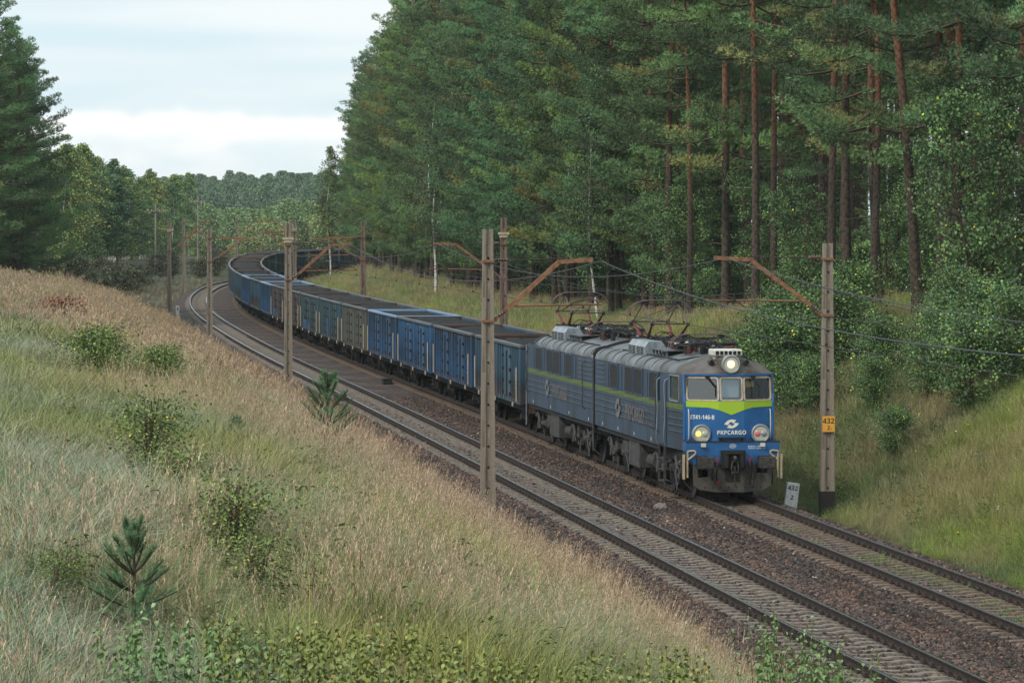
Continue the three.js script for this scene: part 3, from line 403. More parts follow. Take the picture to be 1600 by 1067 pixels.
  { const ac = part('air_conditioner', merged([rbox(0.84, 0.2, 0.8, 0, 4.09, zf - 0.9, 0.05), box(0.7, 0.12, 0.6, 0, 3.97, zf - 0.95)]), M.white, L); for (let k = 0; k < 6; k++) part('vent_hole', rbox(0.085, 0.1, 0.03, -0.31 + k * 0.124, 4.09, zf - 0.495, 0.01), M.black, ac); }
  // lettering
  const place = (name, [g, m], ax, az, bx, bz, u, y) => { const o = part(name, onPanel(g, ax, az, bx, bz, u, y, 0.009), m, L); o.castShadow = false; return o; };
  const fl = Math.hypot(xc - xf, zc - zf);
  place('number', printed(0.78, 0.17, 512, (x, w, h) => { x.fillStyle = '#e8e6dc'; x.font = 'bold ' + h * 0.98 + 'px sans-serif'; x.textBaseline = 'middle'; x.textAlign = 'center'; x.setTransform(0.82, 0, 0, 1, w / 2, h * 0.54); x.fillText('ET41-146-B', 0, 0, w * 1.2); }), -xc, zc, -xf, zf, fl * 0.5 + 0.02, 2.30);
  { const [g, m] = printed(0.46, 0.28, 256, (x, w, h) => { x.fillStyle = '#e8e4d2'; logo(x, w / 2, h / 2, h * 0.5); }); place('emblem', [g, m], -xf, zf, xf, zf, xf + 0.0, 2.11); }
  { const [g, m] = printed(0.9, 0.17, 512, (x, w, h) => { x.fillStyle = '#e8e6dc'; x.textBaseline = 'middle'; x.textAlign = 'center'; x.font = 'bold ' + h * 0.95 + 'px sans-serif'; x.setTransform(1.0, 0, 0, 1, w / 2, h * 0.53); x.fillText('PKPCARGO', 0, 0, w * 0.98); }); const o = part('lettering', g.clone().translate(0, 1.875, zf + 0.012), m, L); o.castShadow = false; }
  part('step_bar', merged([box(0.8, 0.04, 0.12, 0, 1.72, zf + 0.06), box(0.04, 0.1, 0.06, -0.3, 1.68, zf + 0.03), box(0.04, 0.1, 0.06, 0.3, 1.68, zf + 0.03)]), M.dark, L);
  // buffer beam, coupling, buffers, hoses, plough
  const bz = -0.62; { const sh = new THREE.Shape([[-1.33, 1.6], [-1.33, 1.36], [-1.1, 0.98], [1.1, 0.98], [1.33, 1.36], [1.33, 1.6]].map((p) => new THREE.Vector2(...p))); const g = new THREE.ExtrudeGeometry(sh, { depth: 0.5, bevelEnabled: true, bevelSize: 0.01, bevelThickness: 0.01, bevelSegments: 1 }); g.translate(0, 0, bz - 0.5); part('buffer_beam', g, M.facePaint, L); part('beam_top', box(2.66, 0.03, 0.72, 0, 1.615, bz - 0.34), M.dark, L); }
  { const [g, m] = printed(0.2, 0.12, 256, (x, w, h) => { x.strokeStyle = '#e6e6e0'; x.lineWidth = h * 0.09; x.beginPath(); x.ellipse(w / 2, h / 2, w * 0.46, h * 0.43, 0, 0, 7); x.stroke(); x.fillStyle = '#e6e6e0'; x.font = 'bold ' + h * 0.42 + 'px sans-serif'; x.textAlign = 'center'; x.textBaseline = 'middle'; x.fillText('EMW', w / 2, h / 2); }); const o = part('builder_plate', g.clone().translate(0.0, 1.5, bz + 0.016), m, L); o.castShadow = false; }
  { const [g, m] = printed(0.5, 0.12, 512, (x, w, h) => { x.fillStyle = '#e6e6e0'; x.font = 'bold ' + h * 0.4 + 'px sans-serif'; x.textBaseline = 'middle'; x.fillText('Bydgoszcz  1100', 0, h * 0.26, w); x.fillText('Przeznacz.: 70273/1-26.P', 0, h * 0.72, w); }); const o = part('inspection_print', g.clone().translate(0.68, 1.46, bz + 0.016), m, L); o.castShadow = false; }
  for (const sd of [-1, 1]) {
    const b = part('buffer', rbox(0.47, 0.34, 0.06, 0, 0, 0, 0.03), M.bufferSteel, L); b.position.set(sd * 0.875, 1.06, -0.03); part('stem', merged([disc(0.13, 0.52, 0, 0, -0.28, 'z', 16), rbox(0.34, 0.34, 0.05, 0, 0, -0.56, 0.02)]), M.dark, b);
    const gr = part('step_handle', merged([tube([[0, 0, 0], [0, 0.66, 0], [0.0, 0.72, 0.01], [0.05, 0.74, 0.02], [0.2, 0.74, 0.02], [0.22, 0.68, 0.02], [0.02, 0.5, 0.0]].map((p) => [sd < 0 ? p[0] : -p[0], p[1], p[2]]), 0.028, 40, 7), box(0.07, 0.7, 0.03, sd < 0 ? -0.1 : 0.1, 0.3, -0.05)]), M.cream, L); gr.position.set(sd * 1.29, 0.62, bz + 0.02);
    for (const [dx, c] of [[0.46, 1], [0.58, 0]]) { const h = part('brake_hose', tube([[sd * dx, 1.06, bz], [sd * dx, 1.03, bz + 0.12], [sd * (dx + 0.02), 0.85, bz + 0.16], [sd * (dx + 0.03), 0.62, bz + 0.13], [sd * (dx - 0.03), 0.5, bz + 0.1]], 0.026, 24, 7), M.hose, L); part('hose_end', disc(0.045, 0.1, sd * (dx - 0.03), 0.5, bz + 0.1, 'y', 8), sd < 0 && c ? M.redPaint : M.bufferSteel, h); part('hose_tap', merged([box(0.09, 0.07, 0.1, sd * dx, 1.08, bz + 0.04), rod([sd * dx, 1.1, bz + 0.05], [sd * dx + 0.05, 1.24, bz + 0.06], 0.012)]), c ? M.redPaint : M.bufferSteel, h); }
  }
  const cp = part('coupling_box', merged([box(0.7, 0.5, 0.12, 0, 1.13, bz + 0.06), box(0.46, 0.1, 0.24, 0, 1.34, bz + 0.14), box(0.1, 0.4, 0.2, -0.22, 1.1, bz + 0.14), box(0.1, 0.4, 0.2, 0.22, 1.1, bz + 0.14)]), M.dark, L);
  part('draw_hook', merged([tube([[0, 1.06, bz + 0.05], [0, 1.07, bz + 0.3], [0, 1.18, bz + 0.4], [0, 1.2, bz + 0.3]], 0.05, 20, 8)]), M.bufferSteel, cp);
  part('screw_link', merged([tube([[-0.06, 1.08, bz + 0.3], [-0.1, 0.9, bz + 0.34], [-0.07, 0.7, bz + 0.3]], 0.022, 14, 6), tube([[0.06, 1.08, bz + 0.3], [0.1, 0.9, bz + 0.34], [0.07, 0.7, bz + 0.3]], 0.022, 14, 6), rod([0, 0.95, bz + 0.33], [0, 0.42, bz + 0.28], 0.028), disc(0.05, 0.1, 0, 0.42, bz + 0.28, 'y', 8), box(0.2, 0.05, 0.05, 0, 0.78, bz + 0.33)]), M.bufferSteel, cp);
  { const sh = new THREE.Shape([[-1.12, 0.96], [-1.1, 0.4], [-0.95, 0.28], [-0.42, 0.2], [0.42, 0.2], [0.95, 0.28], [1.1, 0.4], [1.12, 0.96]].map((p) => new THREE.Vector2(...p))); sh.holes.push(roundRectPath(-0.99, 0.6, -0.68, 0.86, 0.02)); sh.holes.push(roundRectPath(0.68, 0.72, 0.99, 0.88, 0.02)); const g = new THREE.ExtrudeGeometry(sh, { depth: 0.05, bevelEnabled: true, bevelSize: 0.01, bevelThickness: 0.01, bevelSegments: 1 }); g.translate(0, 0, bz - 0.08); const pl = part('snow_plough', g, M.plough, L);
    part('plate', merged([box(0.4, 0.34, 0.03, 0, 0.68, bz - 0.01)]), M.dark, pl); for (let k = 0; k < 8; k++) part('bolt', disc(0.022, 0.02, -0.8 + k * 0.23, 0.34, bz - 0.01, 'z', 8), M.dark, pl); }
  // bogies
  const coil = () => { const p = []; for (let i = 0; i <= 40; i++) p.push([0.075 * Math.cos(i * 0.9), i * 0.0075, 0.075 * Math.sin(i * 0.9)]); return tube(p, 0.017, 80, 5); }; const coilG = coil();
  const wheelG = merged([disc(0.615, 0.13, 0, 0, 0, 'x', 40), disc(0.655, 0.03, -0.07, 0, 0, 'x', 40)]);
  const rr = rngOf(606);
  for (const sp of [3.75, 12.05, 19.75, 28.05]) {
    const bg = new THREE.Group(); bg.name = 'bogie'; bg.position.set(0, 0, -sp); L.add(bg);
    for (const ax of [-1.52, 1.52]) {
      for (const sd of [-1, 1]) { const w = part('wheel', wheelG, M.dust, bg); w.position.set(sd * 0.75, 0.625, ax); if (sd < 0) w.rotation.y = 0; else w.rotation.y = Math.PI; }
      part('axle', disc(0.09, 1.9, 0, 0.625, ax, 'x', 12), M.dark, bg);
    }
    for (const sd of [-1, 1]) {
      part('frame_beam', merged([rbox(0.14, 0.26, 4.4, sd * 1.06, 0.86, 0, 0.04), box(0.1, 0.12, 3.2, sd * 1.12, 0.62, 0), box(0.2, 0.3, 0.5, sd * 1.12, 0.8, 0)]), M.dust, bg);
      const bits = []; for (const ax of [-1.52, 1.52]) {
        part('axle_box', merged([rbox(0.24, 0.34, 0.4, sd * 1.14, 0.62, ax, 0.06), disc(0.15, 0.12, sd * 1.28, 0.62, ax, 'x', 18), disc(0.19, 0.05, sd * 1.22, 0.62, ax, 'x', 18)]), M.dust, bg);
        for (const q of [-0.36, 0.36]) { const g = coilG.clone(); g.translate(sd * 1.17, 0.72, ax + q); bits.push(g); bits.push(disc(0.1, 0.03, sd * 1.17, 0.72, ax + q, 'y', 12), disc(0.1, 0.03, sd * 1.17, 1.02, ax + q, 'y', 12)); }
        const dm = part('damper', merged([rod([sd * 1.3, 1.12, ax - 0.15], [sd * 1.3, 0.66, ax + 0.2], 0.05, 10), rod([sd * 1.3, 0.66, ax + 0.2], [sd * 1.3, 0.5, ax + 0.32], 0.03, 8)]), M.dust, bg);
        part('sand_pipe', tube([[sd * 1.2, 1.1, ax + 0.66], [sd * 1.28, 0.8, ax + 0.7], [sd * 1.2, 0.45, ax + 0.62], [sd * 0.95, 0.18, ax + 0.6]], 0.025, 18, 6), M.dust, bg);
        const tri = new THREE.Shape([[-0.2, 0.18], [0.2, 0.18], [0.06, -0.2], [-0.06, -0.2]].map((p) => new THREE.Vector2(...p))), tg = new THREE.ExtrudeGeometry(tri, { depth: 0.03, bevelEnabled: false }); tg.rotateY(Math.PI / 2); tg.translate(sd * 1.2, 0.32, ax - Math.sign(ax) * 0.55); part('brake_guard', tg, M.dust, bg);
        bits.push(rod([sd * 1.2, 1.1, ax - Math.sign(ax) * 0.55], [sd * 1.2, 0.4, ax - Math.sign(ax) * 0.55], 0.035, 8), disc(0.11, 0.28, sd * 1.22, 0.7, ax - Math.sign(ax) * 0.8, 'z', 14, 0.07), disc(0.09, 0.3, sd * 1.25, 0.95, ax + Math.sign(ax) * 0.5, 'z', 12));
      }
      for (let k = 0; k < 9; k++) bits.push(rbox(0.1 + rr() * 0.12, 0.08 + rr() * 0.2, 0.1 + rr() * 0.2, sd * (1.12 + rr() * 0.16), 0.4 + rr() * 0.65, -2 + 4 * rr(), 0.02));
      part('springs', bits, M.dust, bg); part('loop_pipe', new THREE.TorusGeometry(0.24, 0.022, 6, 24).rotateY(Math.PI / 2).translate(sd * 1.34, 0.58, 1.95), M.dust, bg);
    }
  }
  // roof gear
  function pantograph(zc, up, ms) {
    const p = new THREE.Group(); p.name = 'pantograph'; p.position.set(0, 0, zc); L.add(p);
    const base = [], ins = []; for (const sx of [-0.62, 0.62]) { base.push(bar([sx, 4.2, -1.5], [sx, 4.2, 1.5], 0.06, 0.06)); for (const z of [-1.3, 1.3]) ins.push(disc(0.07, 0.2, sx, 4.08, z, 'y', 12), disc(0.1, 0.03, sx, 4.05, z, 'y', 12), disc(0.1, 0.03, sx, 4.12, z, 'y', 12)); }
    for (const z of [-0.7, 0.7]) base.push(bar([-0.62, 4.2, z], [0.62, 4.2, z], 0.07, 0.07)); base.push(disc(0.06, 0.9, 0.1, 4.22, 0.2, 'z', 10)); part('base_frame', base, M.dark, p); part('insulator', ins, M.ceramic, p);
    const kh = up ? 4.68 : 4.3, kz = up ? 1.75 : 2.0, hh = up ? 5.26 : 4.4, hx = 0.55;
    for (const sx of [-1, 1]) for (const sz of [-1, 1]) { part('lower_arm', rod([sx * 0.5, 4.24, sz * 0.62], [sx * 0.56, kh, sz * kz], 0.06, 8, 0.028), up ? M.redArm : M.dark, p); part('upper_arm', rod([sx * 0.56, kh, sz * kz], [sx * hx, hh, sz * 0.08], 0.02, 6), up ? M.arm : M.dark, p); part('knuckle', disc(0.055, 0.1, sx * 0.56, kh, sz * kz, 'x', 10), M.dark, p); }
    for (const sz of [-1, 1]) { part('cross_brace', rod([-0.56, kh, sz * kz], [hx, hh, sz * 0.08], 0.014, 6), M.arm, p); part('knee_bar', rod([-0.56, kh, sz * kz], [0.56, kh, sz * kz], 0.02, 6), M.dark, p); }
    const head = part('collector_head', merged([rod([-hx, hh, 0], [hx, hh, 0], 0.022), box(0.16, 0.14, 0.3, -hx, hh + 0.04, 0), box(0.16, 0.14, 0.3, hx, hh + 0.04, 0)]), M.dark, p);
    for (const z of [-0.17, 0.17]) part('contact_strip', tube([[-1.0, hh - 0.28, z], [-0.92, hh - 0.1, z], [-0.72, hh + 0.06, z], [-0.5, hh + 0.11, z], [0, hh + 0.12, z], [0.5, hh + 0.11, z], [0.72, hh + 0.06, z], [0.92, hh - 0.1, z], [1.0, hh - 0.28, z]], 0.017, 40, 6), M.arm, head);
  }
  pantograph(-12.2, true); pantograph(-28.4, true); pantograph(-5.2, false); pantograph(-20.6, false);
  function roofBox(x, z, n) { for (let k = 0; k < n; k++) { const sh = new THREE.Shape([[-0.32, 0], [0.32, 0], [0.32, 0.3], [0.2, 0.46], [-0.2, 0.46], [-0.32, 0.3]].map((p) => new THREE.Vector2(...p))); const g = new THREE.ExtrudeGeometry(sh, { depth: 1.36, bevelEnabled: true, bevelSize: 0.012, bevelThickness: 0.012, bevelSegments: 1 }); g.translate(0, 0, -0.68); const b = part('resistor_box', g, M.silver, L); b.position.set(x, 3.74, z - k * 1.46); for (let r = 0; r < 6; r++) for (const sd of [-1, 1]) part('slot', box(0.02, 0.022, 0.5, sd * 0.333, 0.06 + r * 0.045, 0.32).translate(0, 0, 0), M.dark, b), part('slot', box(0.02, 0.022, 0.5, sd * 0.333, 0.06 + r * 0.045, -0.32), M.dark, b); } }
  roofBox(-0.82, -9.2, 2); roofBox(0.82, -11.4, 2); roofBox(-0.82, -25.3, 2); roofBox(0.82, -26.6, 2);
  for (const z of [-6.6, -22.9]) { const t = part('roof_tray', merged([box(0.75, 0.03, 2.4, -0.72, 4.02, z), ...[-1.1, -0.55, 0, 0.55, 1.1].map((q) => box(0.06, 0.2, 0.04, -1.0, 3.92, z + q))]), M.roofPaint, L); part('insulator', merged([disc(0.07, 0.16, -0.55, 4.14, z + 0.6, 'y', 12), disc(0.13, 0.04, -0.55, 4.22, z + 0.6, 'y', 14), disc(0.07, 0.16, -0.45, 4.14, z - 0.7, 'y', 12), disc(0.13, 0.04, -0.45, 4.22, z - 0.7, 'y', 14)]), M.white, t); }
  // bus bars, pipes and cables along the roof
  const r2 = rngOf(8123);
  for (const [a, b] of [[-2.9, -14.8], [-16.5, -30]]) {
    for (const x of [-0.25, 0.05, 0.3, 0.48]) { const pts = []; for (let k = 0; k <= 8; k++) pts.push([x + (r2() - 0.5) * 0.12, 4.16 + (r2() - 0.3) * 0.12, lerp(a, b, k / 8)]); part('roof_cable', tube(pts, 0.018 + 0.012 * r2(), 50, 5), r2() < 0.25 ? M.copper : M.dark, L); }
    part('bus_bar', merged([rod([-0.1, 4.32, a - 0.5], [-0.1, 4.32, a - 4.6], 0.03), rod([0.35, 4.3, a - 5], [0.35, 4.3, b + 4], 0.03)]), M.dark, L);
    const bits = []; for (let k = 0; k < 26; k++) { const z = lerp(a, b, r2()), x = (r2() - 0.5) * 1.3; bits.push(r2() < 0.5 ? rbox(0.12 + 0.25 * r2(), 0.08 + 0.16 * r2(), 0.15 + 0.4 * r2(), x, 4.05, z, 0.02) : disc(0.05 + 0.04 * r2(), 0.25, x, 4.08, z, 'y', 10)); } part('roof_fittings', bits, M.dark, L);
    for (let k = 0; k < 8; k++) { const z = lerp(a - 0.5, b + 0.5, (k + 0.3) / 8), x = (r2() - 0.5) * 0.9; part('insulator', merged([0, 1, 2, 3].map((i) => disc(0.075, 0.025, x, 4.02 + i * 0.055, z, 'y', 12)).concat([disc(0.04, 0.26, x, 4.1, z, 'y', 8)])), k % 3 ? M.ceramic : M.white, L); }
    for (let k = 0; k < 5; k++) { const z = lerp(a, b, r2()); part('jumper', tube([[-0.5, 4.1, z], [-0.35, 4.34, z - 0.2], [0, 4.42, z - 0.5], [0.35, 4.2, z - 0.8]], 0.014, 20, 5), M.dark, L); }
  }
  // faded lettering along the flanks
  const faded = (w, h, draw) => printed(w, h, 1024, draw, 0.9);
  const side = (name, [g, m], s, y) => { for (const sd of [-1, 1]) { const o = part(name, g, m, L); o.position.set(sd * (HALF + 0.034), y, -s); o.rotation.y = sd * Math.PI / 2; o.castShadow = false; } };
  for (const [s0, s1, sc] of [[11.6, 4.35, 1], [26.6, 19.9, 1]]) {
    side('emblem', faded(1.15, 0.72, (x, w, h) => { x.fillStyle = 'rgb(116,114,112)'; logo(x, w / 2, h / 2, h * 0.48); }), s0 - 0.55, 2.1);
    side('lettering', faded(4.3, 0.66, (x, w, h) => { x.fillStyle = 'rgb(110,106,104)'; x.font = 'bold ' + h * 0.96 + 'px sans-serif'; x.textAlign = 'center'; x.textBaseline = 'middle'; x.fillText('PKPCARGO', w / 2, h * 0.54, w * 0.97); x.globalCompositeOperation = 'destination-out'; const r = rngOf(3); for (let k = 0; k < 240; k++) { x.globalAlpha = 0.6; x.fillRect(r() * w, r() * h, 2 + r() * 22, 1 + r() * 5); } }), s0 - 3.6, 2.08);
    if (s0 < 20) side('lettering', faded(1.7, 0.6, (x, w, h) => { x.strokeStyle = 'rgb(88,66,66)'; x.lineWidth = 26; for (const k of [0.1, 0.3, 0.55, 0.8]) { x.beginPath(); x.moveTo(w * k, h * 0.05); x.lineTo(w * k, h * 0.95); x.lineTo(w * (k + 0.1), h * 0.95); x.stroke(); } }), 5.4, 2.08);
  }
}
// ---------------------------------------------------------------- the coal wagons
const coalMap = noiseMap({ n: 512, cells: 40, oct: 4, seed: 101, stops: [[6, 6, 7], [15, 14, 16], [32, 30, 32]], grain: 0.3, repeat: [0.5, 0.5], contrast: 2.2 });
M.coal = std({ map: coalMap, roughness: 0.75, bumpMap: noiseGrey({ n: 512, cells: 48, seed: 103, oct: 3, repeat: [0.5, 0.5] }), bumpScale: 0.08 });
const paint = (seed, a0, b0, rust = [70, 54, 46], a = a0.map((v) => v * 0.88), b = b0.map((v) => v * 0.9)) => std({ map: noiseMap({ n: 512, cells: 7, oct: 6, seed, stops: [rust, [a[0] * 0.7, a[1] * 0.66, a[2] * 0.62], a, a, b, b], grain: 0.11, stretch: 5, repeat: [0.35, 0.16], contrast: 2.9 }), roughness: 0.7 });
const WP = { blue: paint(111, [40, 84, 124], [50, 102, 146]), blueDeep: paint(112, [42, 84, 124], [52, 100, 142]), blueGrey: paint(113, [56, 88, 108], [70, 106, 126]), teal: paint(114, [52, 76, 84], [68, 96, 104]), olive: paint(115, [76, 78, 72], [96, 98, 90], [92, 72, 60]), brown: paint(116, [84, 76, 74], [104, 98, 96], [100, 74, 62]) };
M.rust = std({ map: noiseMap({ n: 512, cells: 8, seed: 121, stops: [[46, 37, 34], [74, 57, 49], [94, 72, 60]], grain: 0.12, repeat: [0.5, 0.5] }), roughness: 0.9 });
M.rim = std({ map: noiseMap({ n: 256, cells: 8, seed: 123, stops: [[62, 60, 60], [84, 88, 92], [104, 114, 122]], grain: 0.08, repeat: [0.3, 1] }), roughness: 0.5 });
M.rimBlue = std({ map: noiseMap({ n: 256, cells: 8, seed: 124, stops: [[84, 110, 136], [106, 142, 176], [140, 166, 190]], grain: 0.08, repeat: [0.3, 1] }), roughness: 0.45 });
M.under = std({ color: rgb(36, 33, 32), roughness: 0.9 });
const WB = 1.08, WT = 3.2, WW = 1.5, WL = 12.86;
function coalGeo(seed) { const nx = 14, nz = 64, P = [], UV = [], I = []; for (let j = 0; j <= nz; j++) for (let i = 0; i <= nx; i++) { const x = lerp(-WW + 0.06, WW - 0.06, i / nx), z = lerp(-WL / 2 + 0.08, WL / 2 - 0.08, j / nz); const e = Math.min(1, (1 - Math.abs(x) / WW) * 2.6), heap = 0.5 + 0.5 * Math.cos((z / (WL / 2)) * Math.PI * 2 + seed); const end = sstep(WL / 2, WL / 2 - 1.7, Math.abs(z)); P.push(x, WT - 0.42 + (0.20 + 0.16 * heap) * e * end + 0.12 * end + 0.1 * fbm(x * 1.3 + seed, z * 1.3, seed, 4), z); UV.push(x, z); } for (let j = 0; j < nz; j++) for (let i = 0; i < nx; i++) { const a = j * (nx + 1) + i; I.push(a, a + nx + 1, a + 1, a + 1, a + nx + 1, a + nx + 2); } const g = new THREE.BufferGeometry(); g.setAttribute('position', new THREE.Float32BufferAttribute(P, 3)); g.setAttribute('uv', new THREE.Float32BufferAttribute(UV, 2)); g.setIndex(I); g.computeVertexNormals(); return g; }
const COAL = [1, 2.4, 4.1].map(coalGeo);
function makeWagon(near) {
  const t = new THREE.Group(), H = WT - WB, mid = (WT + WB) / 2;
  for (const sd of [-1, 1]) {
    const w = part('side_wall', box(0.05, H, WL, sd * (WW - 0.03), mid, 0), WP.blue, t);
    const posts = []; for (let k = 0; k <= 22; k++) { const z = -WL / 2 + 0.12 + k * (WL - 0.24) / 22; const door = [2.6, -2.6].some((d) => Math.abs(z - d) < 1.05), big = k % 11 === 0; posts.push(box(door ? 0.03 : big ? 0.09 : 0.06, H - (door ? 0.25 : 0.06), door ? 0.07 : big ? 0.26 : 0.16, sd * (WW + (door ? 0.022 : big ? 0.035 : 0.022)), mid - 0.02, z)); }
    posts.push(box(0.07, 0.16, WL, sd * (WW + 0.02), WB + 0.06, 0)); part('ribs', posts, WP.blue, t).userData.kind = 'stuff';
    part('top_rim', rbox(0.17, 0.12, WL + 0.1, sd * (WW + 0.02), WT, 0, 0.03), M.rim, t);
    if (near) {
      for (const d of [2.6, -2.6]) { const dr = part('side_door', merged([box(0.06, H - 0.3, 0.9, sd * (WW + 0.005), mid, d - 0.47), box(0.06, H - 0.3, 0.9, sd * (WW + 0.005), mid, d + 0.47)]), WP.blue, t); const hg = []; for (const z of [-0.95, 0.95]) for (const y of [-0.8, -0.35, 0.1, 0.6]) hg.push(box(0.07, 0.12, 0.09, sd * (WW + 0.06), mid + y, d + z)); hg.push(rod([sd * (WW + 0.07), mid - 0.9, d], [sd * (WW + 0.07), mid + 0.8, d], 0.025)); part('hinge', hg, M.under, dr); }
      for (const z of [WL / 2 - 0.45, -WL / 2 + 0.45]) part('grab_rail', rod([sd * (WW + 0.16), WB + 0.1, z], [sd * (WW + 0.16), WB + 1.35, z], 0.025), M.cream, t);
      const scr = []; for (let k = 0; k < 20; k++) scr.push(box(0.02, 0.14, 0.12, sd * (WW + 0.065), WB + 0.1, -WL / 2 + 0.5 + k * 0.62)); part('rusty_foot', scr, M.rust, t);
      for (let k = 0; k < 3; k++) part('hook', box(0.05, 0.16, 0.06, sd * (WW + 0.08), WB - 0.08, -5.4 + k * 4.9), M.cream, t);
      part('brake_wheel', new THREE.TorusGeometry(0.2, 0.02, 6, 18).rotateY(Math.PI / 2).translate(sd * (WW + 0.08), WB - 0.2, -1.0), M.rust, t);
    }
    part('sole_bar', box(0.1, 0.28, WL + 0.2, sd * 1.2, WB - 0.16, 0), M.rust, t);
  }
  for (const e of [-1, 1]) {
    part('end_wall', box(WW * 2 - 0.1, H - 0.02, 0.05, 0, mid, e * (WL / 2 - 0.025)), WP.blue, t); part('inner_end', box(WW * 2 - 0.16, H * 0.5, 0.02, 0, WT - H * 0.26, e * (WL / 2 - 0.062)), M.rust, t);
    part('top_rim', rbox(WW * 2 - 0.14, 0.12, 0.17, 0, WT - 0.003, e * (WL / 2 - 0.0), 0.03), M.rust, t);
    const rb = []; for (const x of [-1.05, -0.35, 0.35, 1.05]) rb.push(box(0.16, H - 0.1, 0.1, x, mid, e * (WL / 2 + 0.04))); if (near) for (let k = 0; k < 5; k++) rb.push(box(0.4, 0.03, 0.03, -1.25, WB + 0.25 + k * 0.38, e * (WL / 2 + 0.1))); part('end_ribs', rb, WP.blue, t);
    part('head_stock', box(2.5, 0.36, 0.16, 0, WB - 0.14, e * (WL / 2 + 0.06)), M.rust, t);
    for (const x of [-0.875, 0.875]) part('buffer', merged([disc(0.11, 0.42, x, 1.02, e * (WL / 2 + 0.34), 'z', 10), disc(0.22, 0.05, x, 1.02, e * (WL / 2 + 0.56), 'z', 14)]), M.under, t);
    // bogie
    const bz = e * 4.3, bits = []; for (const x of [-1, 1]) { bits.push(box(0.14, 0.3, 2.2, x * 1.0, 0.6, bz)); for (const ax of [-0.9, 0.9]) bits.push(rbox(0.22, 0.26, 0.3, x * 1.04, 0.48, bz + ax, 0.04, 1), disc(0.08, 0.28, x * 1.06, 0.75, bz + ax * 0.6, 'y', 8)); } bits.push(box(2.2, 0.22, 0.4, 0, 0.72, bz)); if (near) bits.push(box(0.5, 0.04, 0.06, -1.35, 0.52, bz + 1.5), box(0.06, 0.3, 0.06, -1.4, 0.66, bz + 1.5)); part('bogie', bits, M.under, t);
    for (const ax of [-0.9, 0.9]) part('wheelset', merged([disc(0.46, 0.13, -0.75, 0.46, bz + ax, 'x', near ? 24 : 14), disc(0.46, 0.13, 0.75, 0.46, bz + ax, 'x', near ? 24 : 14), disc(0.08, 1.9, 0, 0.46, bz + ax, 'x', 8)]), M.under, t);
  }
  part('floor', box(2.7, 0.3, WL - 0.2, 0, WB - 0.1, 0), M.under, t); part('brake_gear', merged([box(0.4, 0.35, 1.2, 0.4, 0.7, 0.6), disc(0.2, 1.0, -0.5, 0.72, -0.8, 'z', 12)]), M.under, t);
  if (near) { const [g, m] = printed(0.7, 0.9, 256, (x, w, h) => { x.fillStyle = '#cfcabb'; x.font = h * 0.15 + 'px sans-serif'; ['Eaos-x', '31 51', '537 2', '114-6', '21.5 t'].forEach((s, i) => x.fillText(s, 4, h * (0.18 + i * 0.18), w - 8)); }, 0.9); for (const sd of [-1, 1]) { const o = part('lettering', g, m, t); o.position.set(sd * 0.7, mid - 0.3, sd > 0 ? 0 : 0); o.position.set(sd * (WW + 0.085), mid - 0.2, WL / 2 - 1.0); o.rotation.y = sd * Math.PI / 2; o.castShadow = false; } }
  part('coal', COAL[0], M.coal, t);
  return t;
}
